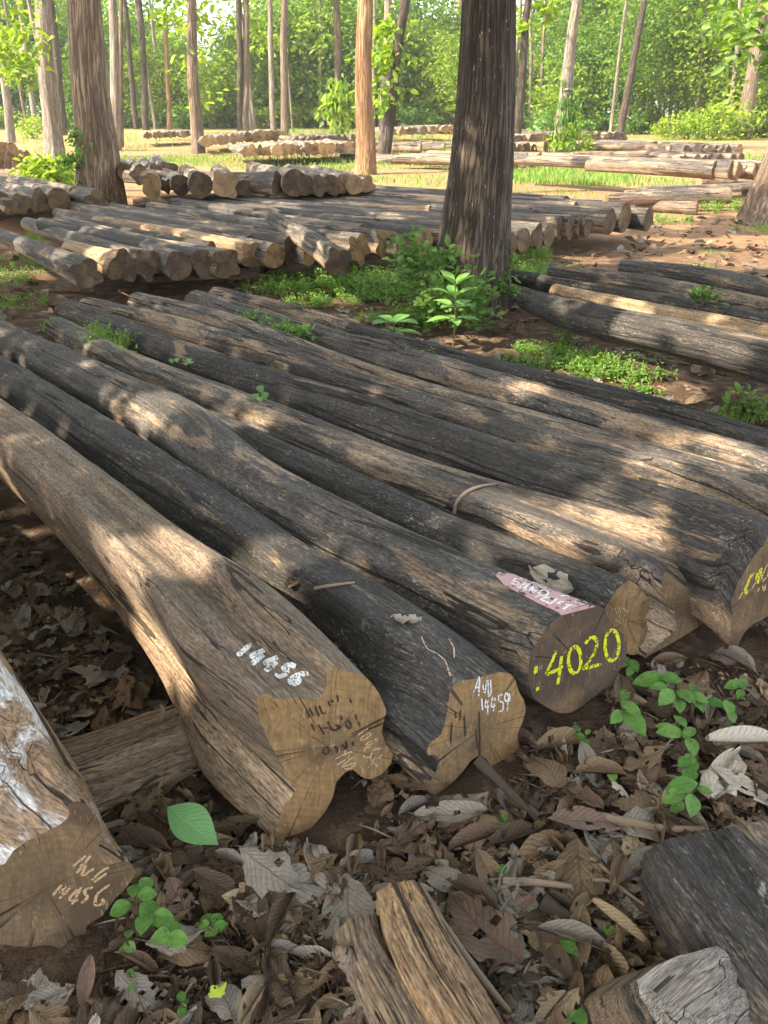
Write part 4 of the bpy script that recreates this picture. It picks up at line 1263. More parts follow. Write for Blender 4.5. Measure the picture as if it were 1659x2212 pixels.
# ------------------------------------------------------------------ dry leaves
def leaf_grid(kind, seed, ratio=0.5, nu=7, nv=12, shape='teak'):
    rs = random.Random(seed)
    V, UV = [], []
    c1 = rs.uniform(0.5, 1.0)
    bend = rs.uniform(-0.4, 0.6)
    tw = rs.uniform(-0.6, 0.6)
    for j in range(nv):
        t = j / (nv - 1)
        if shape == 'teak':
            w = (math.sin(math.pi * min(1, t ** 0.85)) ** 0.72) * (0.75 + 0.35 * t) if 0 < t < 1 else 0.02
        elif shape == 'pointed':
            w = math.sin(math.pi * t ** 0.9) ** 1.05 if 0 < t < 1 else 0.02
        else:
            w = math.sin(math.pi * t) ** 0.8 if 0 < t < 1 else 0.02
        for i in range(nu):
            u = -1 + 2 * i / (nu - 1)
            edge = 1 + (0.0 if kind == 'green' else 0.30) * noise.noise(Vector((t * 9, u * 0.6, seed * 3.3))) * abs(u) ** 2
            x = u * w * ratio * 0.5 * edge
            hw = w * ratio * 0.5 + 1e-4
            z = 0
            if kind == 'flat':
                z = 0.07 * noise.noise(Vector((u * 1.4, t * 3, seed))) + 0.025 * abs(u) * math.sin(t * 17 + seed) + 0.03 * noise.noise(Vector((u * 3, t * 8, seed)))
            elif kind == 'curled':
                a = u * 1.0 * c1
                x, z = hw * math.sin(a) / 1.0, hw * (1 - math.cos(a)) * 0.9
                z += 0.05 * noise.noise(Vector((u * 2, t * 4, seed)))
            elif kind == 'folded':
                x *= 0.55
                z = abs(u) * hw * 0.95 + 0.03 * noise.noise(Vector((u * 2, t * 4, seed)))
            elif kind == 'rolled':
                a = (u + 0.25) * 2.7
                R = ratio * 0.5 * 0.34 * (0.35 + 0.65 * w)
                x, z = R * math.sin(a) * (1 + 0.12 * a), R * (1 - math.cos(a)) * (1 + 0.10 * abs(a))
            elif kind == 'crumpled':
                x *= 0.8
                z = 0.20 * noise.noise(Vector((u * 1.6, t * 4.5, seed))) + 0.09 * noise.noise(Vector((u * 4, t * 9, seed + 5)))
                x += 0.07 * noise.noise(Vector((u * 2, t * 4, seed + 9)))
            y = t
            zb = bend * 0.16 * (t - 0.5) ** 2 * 4
            ca = tw * (t - 0.5)
            x, z = x * math.cos(ca) - z * math.sin(ca), x * math.sin(ca) + z * math.cos(ca)
            V.append((x, y - 0.5, z + zb))
            UV.append((0.5 + u * 0.5, t))
    Fc = []
    for j in range(nv - 1):
        for i in range(nu - 1):
            q = (j * nu + i, j * nu + i + 1, (j + 1) * nu + i + 1, (j + 1) * nu + i)
            # ragged holes and torn margins
            if kind not in ('green', 'rolled'):
                u, t = (i + 0.5) / (nu - 1) - 0.5, (j + 0.5) / (nv - 1)
                hv = noise.noise(Vector((u * 5 + seed * 1.7, t * 7, seed * 0.9)))
                if hv > (0.48 if abs(u) < 0.3 else 0.20) and seed % 4 != 0:
                    continue
            Fc.append(q)
    return np.array(V), np.array(Fc), np.array(UV)


def leaf_mesh(name, V, Fc, UV, m=None, smooth=True):
    me = np_mesh(name, V, Fc, m, smooth)
    uvl = me.uv_layers.new(name='UVMap')
    uvl.data.foreach_set('uv', UV[Fc.ravel()].astype(np.float32).ravel())
    return me


KINDS_ = ['flat', 'flat', 'curled', 'crumpled', 'flat', 'curled', 'folded', 'crumpled', 'flat', 'rolled', 'crumpled', 'curled', 'flat', 'crumpled', 'flat', 'folded']
LV = []
for q in range(16):
    kd = KINDS_[q]
    g = leaf_grid(kd, q + 1, random.uniform(0.48, 0.68), shape='teak' if q % 4 else 'oval')
    LV.append((kd, g, leaf_mesh('dry_leaf', *g)))
for kd, g, me in LV:
    me.materials.append(None)

LAND = [(260, 1900, 'near the scratched 14456 log'), (180, 1300, 'left of the painted 14456 log'), (230, 1480, 'behind the crosswise log'), (420, 1800, 'around the fresh green leaf'), (650, 1900, 'below the wide lobed butt'),
        (830, 1760, 'beside the AVU log end'), (1050, 1760, 'below the AVU 14459 end'), (1250, 1620, 'under the yellow 4020 end'), (1480, 1480, 'among the seedlings on the right'), (1560, 1640, 'right of the seedlings'),
        (1300, 1800, 'in the open litter'), (1150, 2000, 'right of the split billet'), (1320, 2000, 'left of the black block'), (1250, 2170, 'beside the stump'), (600, 2100, 'left of the split billet'), (350, 2150, 'on the bare soil'),
        (100, 2130, 'in the bottom left corner'), (1000, 1900, 'above the split billet'), (1570, 1420, 'below the yellow lettered log'), (1300, 860, 'in the grassy strip'), (1500, 860, 'under the charred log')]


def landmark(x, y):
    return min(LAND, key=lambda q: (q[0] - x) ** 2 + ((q[1] - y) * 1.0) ** 2)[2]


LEAVES = []
DN = [d[0] for d in DRY]


def put_leaf(px, py, size, ci, vi, z=None, yaw=None, tilt=None, label=None, on=None, grp=True):
    kd, g, me = LV[vi]
    o = bpy.data.objects.new('fallen_leaf', me)
    col.objects.link(o)
    if on is not None:
        h = hit_any(on, px, py)
        p, nr = h[0] + h[1] * 0.008, h[1]
    else:
        p = gp(px, py, 0.03 if z is None else z)
        nr = Vector((0, 0, 1))
    yaw = random.uniform(0, 6.28) if yaw is None else yaw
    tilt = random.uniform(0, 0.28) if tilt is None else tilt
    ax = Vector((math.cos(yaw + 1.3), math.sin(yaw + 1.3), 0))
    up = (Matrix.Rotation(tilt, 3, ax) @ nr)
    yv = Vector((math.cos(yaw), math.sin(yaw), 0))
    yv = (yv - up * yv.dot(up)).normalized()
    xv = yv.cross(up)
    o.matrix_world = Matrix.Translation(p) @ Matrix((xv, yv, up)).transposed().to_4x4() @ Matrix.Scale(size, 4)
    o.material_slots[0].link = 'OBJECT'
    o.material_slots[0].material = M['dry_' + DN[ci]]
    tag(o, None, 'leaf', 'fallen dry leaves on the forest floor' if grp else None)
    if label:
        o['label'] = label
    else:
        kd2 = {'flat': 'flat', 'curled': 'curled', 'folded': 'folded', 'rolled': 'rolled up', 'crumpled': 'crumpled'}[kd]
        LEAVES.append((o, f"{'large' if size > 0.155 else 'small' if size < 0.115 else 'medium'} {kd2} {DN[ci]} fallen leaf {landmark(px, py)}", px))
    return o


random.seed(5)
cnt, tries = 0, 0
CW = [6, 6.5, 4.5, 2.2, 1.4, 0.4]
VI = [0, 1, 2, 3, 4, 5, 6, 7, 8, 10, 11, 12, 13, 14, 15]
while cnt < 278 and tries < 9000:
    tries += 1
    x, y = random.uniform(-40, 1700), random.uniform(1020, 2260)
    p = gp(x, y, 0.03)
    if not clear_of_logs(p.x, p.y, 0.9) or not seen(p):
        continue
    if math.hypot((x - 400) / 200, (y - 2090) / 130) < 1 and random.random() < 0.75:
        continue
    if math.hypot((x - 1000) / 110, (y - 1800) / 70) < 1 and random.random() < 0.6:
        continue
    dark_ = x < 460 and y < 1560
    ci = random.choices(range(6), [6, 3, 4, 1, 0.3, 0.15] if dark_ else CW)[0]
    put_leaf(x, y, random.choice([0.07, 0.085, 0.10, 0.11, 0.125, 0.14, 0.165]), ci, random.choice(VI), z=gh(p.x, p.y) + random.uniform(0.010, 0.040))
    cnt += 1
uniquify(LEAVES)
# leaves one can pick out in the photograph
put_leaf(585, 1885, 0.165, 2, 4, 0.05, -0.6, 0.15, 'broad veined grey brown leaf with a dark midrib below the lobed butt')
put_leaf(1045, 2010, 0.20, 3, 12, 0.04, 2.2, 0.1, 'long reddish brown leaf lying flat just right of the split billet')
put_leaf(1180, 1660, 0.145, 1, 14, 0.05, 1.9, 0.25, 'upright oval ginger leaf below the gap between AVU and 4020 ends')
put_leaf(1295, 1670, 0.125, 1, 6, 0.05, 2.9, 0.2, 'ginger brown folded leaf beside the tiny sprout under the 4020 log')
put_leaf(1595, 1600, 0.19, 5, 9, 0.06, 0.25, 0.25, 'big pale rolled leaf at the right edge beside the seedlings')
put_leaf(1560, 1680, 0.19, 5, 7, 0.04, 0.9, 0.1, 'large ragged pale leaf below the big rolled leaf at the right edge')
put_leaf(1270, 1775, 0.20, 3, 2, 0.05, 0.2, 0.3, 'large reddish brown leaf lying in the open litter')
put_leaf(875, 1343, 0.075, 5, 10, yaw=0.2, tilt=0.05, label='small pale curled leaf lying on top of the AVU log', on=bvB)
put_leaf(1195, 1255, 0.14, 5, 7, yaw=2.28, tilt=0.25, label='large white dry leaf caught between the 4020 log and the wedged log', on=bvC)
put_leaf(545, 2170, 0.10, 4, 6, 0.04, 1.2, 0.2, 'small split straw coloured leaf near the bottom centre')
put_leaf(1335, 1990, 0.11, 4, 9, 0.05, -0.8, 0.1, 'long curled tan leaf between the billet and the black block')
put_leaf(640, 1260, 0.05, 4, 6, yaw=0.3, tilt=0.1, label='tiny tan leaf scrap on the AVU log', on=bvB)

# the rest of the litter: countless leaves, one object
VV, FF, UU, MI = [], [], [], []
off = 0
tot = 0


def add_litter(p, size, ci, vi, tilt):
    global off
    kd, (V, Fc, UV), me = LV[vi]
    a = random.uniform(0, 6.28)
    Rm = np.array(Matrix.Rotation(tilt, 3, 'X') @ Matrix.Rotation(random.uniform(-tilt, tilt), 3, 'Y'))
    Rz = np.array(Matrix.Rotation(a, 3, 'Z'))
    VV.append((V * size) @ (Rz @ Rm).T + np.array(p))
    FF.append(Fc + off)
    UU.append(UV)
    MI.append(np.full(len(Fc), ci))
    off += len(V)


random.seed(6)
n_, tries = 0, 0
while n_ < 1500 and tries < 20000:
    tries += 1
    x, y = random.uniform(-60, 1720), random.uniform(1000, 2300)
    p = gp(x, y, 0.0)
    if not clear_of_logs(p.x, p.y, 0.7):
        continue
    if math.hypot((x - 400) / 190, (y - 2090) / 120) < 1 and random.random() < 0.8:
        continue
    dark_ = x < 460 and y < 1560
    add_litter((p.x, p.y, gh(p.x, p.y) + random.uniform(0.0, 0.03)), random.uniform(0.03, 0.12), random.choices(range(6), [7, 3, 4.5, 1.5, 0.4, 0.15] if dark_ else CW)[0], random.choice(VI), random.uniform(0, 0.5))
    n_ += 1
n_ = 0
while n_ < 1500:
    y = random.uniform(2.2, 12.0)
    x = random.uniform(-0.55, 0.55) * y
    if not clear_of_logs(x, y, 0.8):
        n_ += 0.2
        continue
    add_litter((x, y, gh(x, y) + random.uniform(0.0, 0.03)), random.uniform(0.07, 0.17), random.choices(range(6), CW)[0], random.choice(VI), random.uniform(0, 0.5))
    n_ += 1
Vl, Fl, Ul, Ml = np.vstack(VV), np.vstack(FF), np.vstack(UU), np.concatenate(MI)
me = leaf_mesh('leaf_litter', Vl, Fl, Ul)
for nm in DN:
    me.materials.append(M['dry_' + nm])
me.polygons.foreach_set('material_index', Ml.astype(np.int32))
tag(link('leaf_litter', me), 'dry brown teak leaf litter covering the soil between the logs', 'leaf litter', kind='stuff')

# crumbs, bark chips and grit
n_ = 15000
px_ = rng.uniform(-60, 1720, n_)
py_ = rng.uniform(1000, 2300, n_)
P = np.array([tuple(gp(a, b, 0.0)) for a, b in zip(px_, py_)])
P[:, 2] = [gh(a, b) + 0.006 for a, b in P[:, :2]]
keep = np.array([clear_of_logs(a, b, 0.8) for a, b in P[:, :2]])
P = P[keep]
n_ = len(P)
v, f = leaf_batch(P, unit_rand(n_) * np.array([1, 1, 0.35]), np.tile([0, 0, 1.0], (n_, 1)) + unit_rand(n_) * 0.4, rng.uniform(0.006, 0.032, n_), rng.uniform(0.004, 0.016, n_), 0.3, 0.2)
q_ = P[rng.integers(0, len(P), 700)] + np.array([0, 0, 0.012])
v2, f2 = leaf_batch(q_, unit_rand(700) * np.array([1, 1, 0.22]), np.tile([0, 0, 1.0], (700, 1)), rng.uniform(0.03, 0.13, 700), rng.uniform(0.003, 0.007, 700), 0.5, 0.1)
f = np.vstack([f, f2 + len(v)])
v = np.vstack([v, v2])
k = NT('bark_chips')
cm = k.finish(k.ramp(k.n('NewGeometry').outputs['Random Per Island'], [(0, (0.03, 0.02, 0.014)), (0.5, (0.11, 0.07, 0.045)), (0.85, (0.24, 0.17, 0.11)), (1, (0.40, 0.33, 0.26))]), 0.9)
tag(link('bark_debris', np_mesh('bark_debris', v, f, cm)), 'crumbs of bark and grit strewn over the soil', 'debris', kind='stuff')

# the one fresh green leaf
g = leaf_grid('green', 3, 0.58, 9, 18, 'pointed')
V = g[0].copy()
V[:, 2] = 0.05 * (V[:, 0] * 2) ** 2 * 4 - 0.10 * V[:, 1] ** 2 + np.abs(V[:, 0]) * 0.2
o = link('green_leaf', leaf_mesh('green_leaf', V, g[1], g[2], M['green_leaf']))
p = gp(416, 1783, 0.085)
yv = (gp(470, 1810, 0.04) - gp(362, 1730, 0.09)).normalized()
up = Vector((-0.1, -0.35, 0.93))
up = (up - yv * up.dot(yv)).normalized()
o.matrix_world = Matrix.Translation(p) @ Matrix((yv.cross(up), yv, up)).transposed().to_4x4() @ Matrix.Scale((gp(470, 1810, 0.04) - gp(362, 1730, 0.09)).length, 4)
tag(o, 'fresh green leaf lying on dry leaves below the crosswise log', 'leaf')
o = put_leaf(470, 2140, 0.045, 4, 4, 0.05, 1.0, 0.3, 'tiny yellow green folded leaf near the bottom edge', grp=False)
o.name = 'yellow_leaf'
k = NT('yellow_green_leaf')
o.material_slots[0].material = k.finish((0.42, 0.5, 0.06), 0.6)


M['dark_twig'] = NT('dark_rotten_twig').finish((0.055, 0.04, 0.03), 0.9)
# ------------------------------------------------------------------ twigs
def twig(label, pts, r, bvh=None, z=0.03, m='twig', name='twig'):
    P3 = []
    for q in pts:
        if bvh is not None:
            h = hit_any(bvh, q[0], q[1])
            if h:
                P3.append(h[0] + h[1] * (r * (q[2] if len(q) > 2 else 0.8)))
        else:
            P3.append(gp(q[0], q[1], q[2] if len(q) > 2 else z))
    pp = catmull([(a.x, a.y, a.z) for a in P3], 16)[0]
    pv = [Vector(a) for a in pp]
    mb = MB()
    mb.add(*tube(pv, [r * (1 - 0.5 * i / 15) * (1 + 0.25 * noise.noise(Vector((i * 1.1, r * 900, 0)))) for i in range(16)], 7))
    o = mb.build(name, M[m], origin=tuple(pv[0]))
    tag(o, label, 'twig')
    return o


twig('pale curved twig hooked over the dark log with the notched butt', [(984, 1108), (990, 1082), (1010, 1065), (1038, 1054), (1072, 1047)], 0.007, bvE)
twig('short straight twig lying on the AVU log', [(682, 1272), (720, 1267), (765, 1261)], 0.005, bvB)
twig('broken twig end poking from the crosswise log', [(345, 1553, .15), (352, 1535, .19), (347, 1520, .22)], 0.007)
twig('dark broken branch in the litter below the AVU log', [(1030, 1640, .09), (1080, 1690, .06), (1125, 1735, .035), (1160, 1770, .02)], 0.013, m='dark_twig')
twig('grey flat stick in the litter above the split billet', [(1085, 1905), (1150, 1905), (1235, 1915)], 0.010)
twig('dark charred stick in the litter between billet and block', [(1175, 1950), (1235, 1990), (1310, 2030)], 0.017, z=0.02, m='dark_twig')
twig('long brown bark strip in the litter left of the black block', [(1260, 1760), (1350, 1775), (1440, 1790), (1520, 1790)], 0.013)
twig('thin curved rootlet above the black block', [(1275, 1855), (1310, 1880), (1328, 1900), (1315, 1930)], 0.004)
twig('thin pale rootlet left of the black block', [(1280, 1900), (1320, 1905), (1370, 1940), (1400, 1960)], 0.004)
twig('dry stem leaning in the gap behind the bent log', [(292, 940, .05), (288, 880, .22), (293, 830, .33)], 0.004)
twig('dry stalk rising left of the dark stalk behind the bent log', [(85, 790, .05), (84, 740, .2)], 0.004)
twig('thin dark stick leaning against the split billet', [(905, 1920, .03), (985, 2040, .05), (1110, 2200, .03)], 0.011, m='twig')

# ------------------------------------------------------------------ grass and ground cover
BL = [[], []]


def blades(cx, cy, rx, ry, n, h, w, lean=0.5, z0=0.0, wx=None, free=False):
    """n blades in an ellipse of rx, ry metres around the ground point seen at pixel cx, cy (or wx = world point)"""
    c = gp(cx, cy, z0) if wx is None else wx
    a = rng.uniform(0, 2 * np.pi, n)
    rr = np.sqrt(rng.uniform(0, 1, n)) * (1 + 0.25 * np.sin(a * 3 + cx))
    X, Y = c.x + np.cos(a) * rr * rx, c.y + np.sin(a) * rr * ry
    ok = np.array([free or clear_of_logs(p_, q_, 0.75) for p_, q_ in zip(X, Y)])
    X, Y = X[ok], Y[ok]
    n = len(X)
    hh = h * rng.uniform(0.45, 1.1, n) * (1.1 - 0.5 * rr[ok])
    az = rng.uniform(0, 2 * np.pi, n)
    D = np.stack([np.cos(az), np.sin(az), np.zeros(n)], 1)
    S = np.stack([-np.sin(az + 0.6), np.cos(az + 0.6), np.zeros(n)], 1)
    P = np.stack([X, Y, np.full(n, z0 - 0.01)], 1)
    ln = rng.uniform(0.1, lean, n)[:, None] * hh[:, None]
    mid = P + D * ln * 0.35 + np.array([0, 0, 1]) * hh[:, None] * 0.6
    tip = P + D * ln + np.array([0, 0, 1]) * hh[:, None] * 0.95
    ww = (w * rng.uniform(0.6, 1.2, n))[:, None]
    v = np.stack([P - S * ww * 0.5, P + S * ww * 0.5, mid + S * ww * 0.4, mid - S * ww * 0.4, tip], 1).reshape(-1, 3)
    BL[0].append(v)
    BL[1].append(n)


def bpath(pts, **kw):
    for (x, y) in pts:
        blades(x, y, **kw)


for (x, y, rx, ry, n, h) in [(450, 350, 4.5, 3.0, 2600, .16), (620, 352, 3.0, 2.2, 1800, .2), (540, 345, 5, 2, 1500, .25), (700, 345, 2.2, 2.5, 900, .3), (330, 345, 3, 3, 900, .15), (740, 365, 1.0, .8, 500, .22), (880, 350, 1.8, 2.5, 1200, .22), (900, 390, 1.6, 1.6, 900, .13), (860, 420, 1.4, 1.2, 600, .1),
                            (1200, 375, 2.2, 2.6, 3000, .30), (1140, 385, 1.6, 1.6, 1200, .25), (1260, 390, 2.0, 1.6, 1500, .2), (1130, 420, 1.6, 1.2, 800, .14), (1350, 392, 2.2, 1.2, 900, .14), (1220, 350, 1.5, 1.5, 900, .35), (1450, 350, 4, 2, 1200, .22), (1600, 345, 4, 2, 1200, .3), (1250, 440, 2, 1, 300, .07), (1130, 440, 1.5, .8, 400, .09),
                            (900, 300, 7, 6, 1500, .3), (700, 290, 6, 6, 1600, .5), (950, 330, 3, 4, 900, .3), (1080, 320, 3, 4, 900, .35), (1350, 305, 5, 4, 1000, .3), (130, 330, 3, 5, 900, .3), (60, 420, 1.5, 1.2, 1200, .25), (150, 395, 1.2, 1.2, 1300, .4), (230, 300, 4, 8, 900, .4), (300, 305, 4, 6, 900, .25), (820, 300, 4, 6, 900, .45)]:
    blades(x, y, rx, ry, int(n * 0.55), h * 0.8, 0.02 if y < 400 else 0.012)
for (x, y, rx, ry, n, h) in [(95, 490, .35, .35, 500, .22), (115, 500, .3, .2, 350, .2), (95, 515, .22, .2, 300, .18), (165, 480, .3, .2, 200, .1), (225, 492, .4, .2, 200, .08), (300, 488, .5, .2, 250, .08), (345, 492, .3, .15, 200, .1), (235, 735, .16, .14, 170, .16), (205, 725, .12, .1, 120, .13), (215, 755, .1, .1, 60, .12), (1290, 795, .22, .16, 260, .12), (1250, 790, .2, .1, 120, .1), (1605, 905, .08, .07, 90, .14),
                            (1160, 555, .15, .15, 250, .2), (1100, 580, .2, .2, 260, .2), (1500, 575, .2, .15, 90, .06), (1540, 545, .2, .15, 60, .05), (690, 620, .6, .4, 500, .08), (800, 630, .4, .35, 400, .10), (760, 592, .25, .2, 260, .16), (1010, 590, .2, .3, 260, .14), (600, 612, .3, .2, 250, .1), (900, 585, .25, .2, 260, .2), (540, 487, .25, .15, 160, .16), (45, 560, .3, .3, 200, .12)]:
    blades(x, y, rx, ry, n, h, 0.006, 0.8)
for (x, y, rx, ry, n, h) in [(232, 745, .13, .10, 190, .13), (208, 722, .10, .08, 120, .11), (255, 765, .06, .05, 60, .10), (120, 705, .10, .08, 60, .08), (540, 690, .12, .06, 70, .07)]:
    blades(x, y, rx, ry, n, h, 0.004, 0.9, 0.22, free=True)
vb = np.vstack(BL[0])
nb = sum(BL[1])
b5 = np.arange(nb)[:, None] * 5
fq = b5 + np.array([[0, 1, 2, 3]])
ft = np.concatenate([b5 + np.array([[3, 2, 4]])], 0)
me = bpy.data.meshes.new('grass')
me.vertices.add(len(vb))
me.vertices.foreach_set('co', vb.astype(np.float32).ravel())
li = np.concatenate([fq.ravel(), ft.ravel()]).astype(np.int32)
me.loops.add(len(li))
me.loops.foreach_set('vertex_index', li)
me.polygons.add(2 * nb)
me.polygons.foreach_set('loop_start', np.concatenate([np.arange(nb) * 4, nb * 4 + np.arange(nb) * 3]).astype(np.int32))
me.update(calc_edges=True)
me.materials.append(M['grass'])
tag(link('grass', me), 'tufts of green grass in the clearing and between the logs', 'grass', kind='stuff')

WV, WF, wo = [], [], 0


def cover(cx, cy, rx, ry, n, h, size, z0=0.0, free=False):
    global wo
    c = gp(cx, cy, z0)
    m_ = max(6, int(n / 14))
    a = rng.uniform(0, 2 * np.pi, m_)
    rr = np.sqrt(rng.uniform(0, 1, m_)) * (1 + 0.3 * np.sin(a * 2 + cx))
    base = np.stack([c.x + np.cos(a) * rr * rx, c.y + np.sin(a) * rr * ry, np.full(m_, z0)], 1)
    az = rng.uniform(0, 2 * np.pi, m_)
    tip = base + np.stack([np.cos(az) * h * 0.7, np.sin(az) * h * 0.7, h * rng.uniform(0.35, 1.0, m_)], 1)
    idx = rng.integers(0, m_, n)
    t = rng.uniform(0.1, 1, n)[:, None]
    P = base[idx] * (1 - t) + tip[idx] * t + rng.normal(size=(n, 3)) * size * 0.5
    ok = np.array([free or clear_of_logs(p_, q_, 0.6) for p_, q_ in P[:, :2]]) | (P[:, 2] > 0.3)
    P = P[ok]
    k_ = len(P)
    P[:, 2] = np.maximum(P[:, 2], 0.01)
    v, f = leaf_batch(P, unit_rand(k_) * np.array([1, 1, 0.5]), np.array([0, 0, 1.0]) + unit_rand(k_) * 0.6, rng.uniform(0.6, 1.3, k_) * size, rng.uniform(0.4, 0.7, k_) * size, 0.12, 0.15)
    WV.append(v)
    WF.append(f + wo)
    wo += len(v)


for (x, y, rx, ry, n, h, s) in [(660, 625, .42, .3, 2600, .14, .024), (760, 620, .4, .35, 2600, .16, .026), (840, 640, .25, .3, 2000, .2, .026), (710, 655, .35, .2, 1300, .08, .022), (880, 690, .2, .2, 900, .1, .022), (820, 690, .25, .15, 600, .06, .02),
                                (30, 600, .35, .5, 1500, .08, .02), (20, 660, .3, .3, 700, .06, .02), (90, 570, .2, .3, 500, .07, .02), (1270, 790, .3, .16, 1700, .09, .02), (1340, 815, .22, .12, 1000, .08, .02), (1180, 760, .25, .14, 1000, .06, .018), (1110, 780, .2, .1, 400, .05, .016), (1210, 735, .1, .1, 350, .09, .016), (1380, 845, .14, .1, 300, .05, .02),
                                (1140, 600, .3, .3, 1300, .2, .024), (1100, 630, .14, .2, 800, .2, .026), (1200, 610, .25, .2, 700, .14, .024), (1160, 545, .2, .15, 500, .12, .024), (1550, 895, .05, .05, 120, .04, .012),
                                (620, 715, .22, .08, 260, .07, .03), (540, 690, .16, .08, 200, .07, .02), (1390, 480, .3, .3, 500, .12, .03), (1500, 455, .5, .5, 1000, .2, .035), (1440, 480, .3, .2, 400, .12, .03), (1600, 455, .3, .4, 500, .2, .035), (1620, 500, .3, .2, 200, .1, .03), (720, 455, .4, .2, 300, .1, .03), (1410, 585, .06, .06, 120, .09, .03)]:
    cover(x, y, rx, ry, int(n * 1.15), h, s)
for (x, y, rx, ry, n, h, q) in [(620, 712, .14, .05, 110, .05, .035), (650, 722, .08, .04, 60, .05, .04), (545, 688, .12, .05, 110, .06, .02), (245, 735, .14, .1, 160, .10, .018), (905, 775, .06, .05, 70, .06, .018), (275, 770, .04, .04, 40, .08, .02)]:
    cover(x, y, rx, ry, n, h, q, 0.25, True)
tag(link('ground_cover', np_mesh('ground_cover', np.vstack(WV), np.vstack(WF), M['weed'])), 'low leafy weeds spreading between the logs and around the dark tree', 'weeds', kind='stuff')
# ------------------------------------------------------------------ trees
def trunk_mesh(base, top, rb, rt, height, flare=0.35, seed=1, fl=0.06, m=36, n=46):
    """tapered fluted trunk from base towards top (world points), local to base; extends along the line to height"""
    d = (top - base)
    V, G = np.zeros((n, m, 3)), np.zeros((n, m, 3))
    th = np.linspace(0, 2 * math.pi, m, endpoint=False)
    for i in range(n):
        z = height * (i / (n - 1)) ** 1.4 - 0.08
        c = d * (z / d.z)
        c = c + Vector((math.sin(z * 0.75 + seed * 1.7) + 0.5 * math.sin(z * 1.9 + seed), math.cos(z * 0.7 + seed), 0)) * (0.05 + 0.14 * (rb < 0.3)) * rb * min(1, max(z, 0))
        kk = min(1.0, max(0, z) / d.z)
        r = rb + (rt - rb) * kk
        if z > d.z:
            r = rt * max(0.25, 1 - 0.55 * (z - d.z) / max(0.1, height - d.z))
        e = math.exp(-max(0, z) / (rb * 2.2))
        for j in range(m):
            a = th[j]
            rr = r * (1 + flare * e * (0.6 + 0.8 * max(0, lump((math.cos(a) * 1.8, math.sin(a) * 1.8, 0), seed))) + fl * (1 + 2 * e) * lump((math.cos(a) * 2.6, math.sin(a) * 2.6, z * 0.22), seed + 2) + 0.5 * fl * lump((math.cos(a) * 7, math.sin(a) * 7, z * 0.4), seed + 4))
            V[i, j] = (c.x + rr * math.cos(a), c.y + rr * math.sin(a), z)
            G[i, j] = (rr * math.cos(a), rr * math.sin(a), z)
    fi = []
    for i in range(n - 1):
        a = np.arange(m) + i * m
        b = np.roll(np.arange(m), -1) + i * m
        fi.append(np.stack([a, b, b + m, a + m], axis=1))
    me = np_mesh('trunk', V.reshape(-1, 3), np.concatenate(fi), None, True)
    set_grain(me, G.reshape(-1, 3))
    return me, d


def crown_arrays(c, rad, n, size, clumps=26, thick=0.32):
    """leaf clumps spread through an ellipsoid"""
    cc = unit_rand(clumps) * (rng.uniform(0.15, 1, clumps) ** 0.5)[:, None] * np.array(rad) + np.array(c)
    w = rng.uniform(0.4, 1.4, clumps)
    idx = rng.choice(clumps, n, p=w / w.sum())
    P = cc[idx] + rng.normal(size=(n, 3)) * np.array([1, 1, 0.6]) * np.mean(rad) * thick * rng.uniform(0.5, 1.1, (n, 1))
    return P


def leaves_from(P, size, flat=0.6):
    n = len(P)
    D = unit_rand(n) * np.array([1, 1, 0.5]) + np.array([0, 0, -0.25])
    Nn = np.array([0, 0, 1.0]) * flat + unit_rand(n) * 0.7
    return leaf_batch(P, D, Nn, rng.uniform(0.6, 1.25, n) * size, rng.uniform(0.42, 0.68, n) * size, 0.14, 0.2)


def limbs_mesh(start, tips, r0):
    mb = MB()
    for t in tips:
        mid = (start + t) * 0.5 + Vector((random.uniform(-.3, .3), random.uniform(-.3, .3), random.uniform(0, .5)))
        pp = [Vector(a) for a in catmull([tuple(start), tuple(mid), tuple(t)], 8)[0]]
        mb.add(*tube(pp, [r0 * (1 - 0.8 * i / 7) for i in range(8)], 7))
    return mb


def tree(label, basepx, toppx, wb, wt, mat_, height=11.0, flare=0.35, seed=1, crown=None, group=None, leafm='leaf_tree', fl=0.06, do_carve=False, base=None, limb=None, name='teak_tree'):
    """basepx: pixel of the foot; toppx: pixel of the trunk higher up; wb, wt widths there in pixels"""
    b = gp(basepx[0], basepx[1], 0.0) if base is None else base
    rr = ray(*toppx)
    t = b.y / rr.y
    top = CAM + rr * t
    rb, rt = wb * 0.5 * depth(b) / F, wt * 0.5 * depth(top) / F
    root = empty(name, b)
    me, d = trunk_mesh(b, top, rb, rt, height, flare, seed, fl)
    link('trunk', me, M[mat_], root)
    tag(root, label, 'tree', group)
    hd = d * (height / d.z)
    if crown:
        cr, n, size = crown
        C0 = b + hd * 0.92
        P = crown_arrays(C0, cr, n, size)
        if do_carve:
            P = P[carve(P, size * 0.42)]
        if len(P):
            v, f = leaves_from(P - np.array(b), size)
            link('crown', np_mesh('crown', v, f, M[leafm]), None, root)
        tips = [Vector(tuple(P[rng.integers(len(P))])) - b for _ in range(6)] if len(P) else []
        if tips:
            lb = limbs_mesh(hd * 0.8, tips, rt * 0.35)
            link('limb', None, None, root) if False else lb.build('limb', M[mat_], root)
    return root, b, top


random.seed(3)
T = {}
rootD, bD, topD = tree('big dark barked tree with vines at its foot, between the log stacks', (1010, 655), (1062, 0), 140, 114, 'bark_dark', 11, 0.48, 5, ((2.6, 2.6, 1.8), 900, 0.22), None, fl=0.07, do_carve=True)
T['D'] = rootD
rootB, bB, topB = tree('thick fluted brown tree with a wire round it, on the left', (213, 447), (181, 0), 84, 68, 'bark_warm', 12, 0.65, 8, ((3, 3, 2), 700, 0.28), None, fl=0.08, do_carve=True)
# wire and vine on it


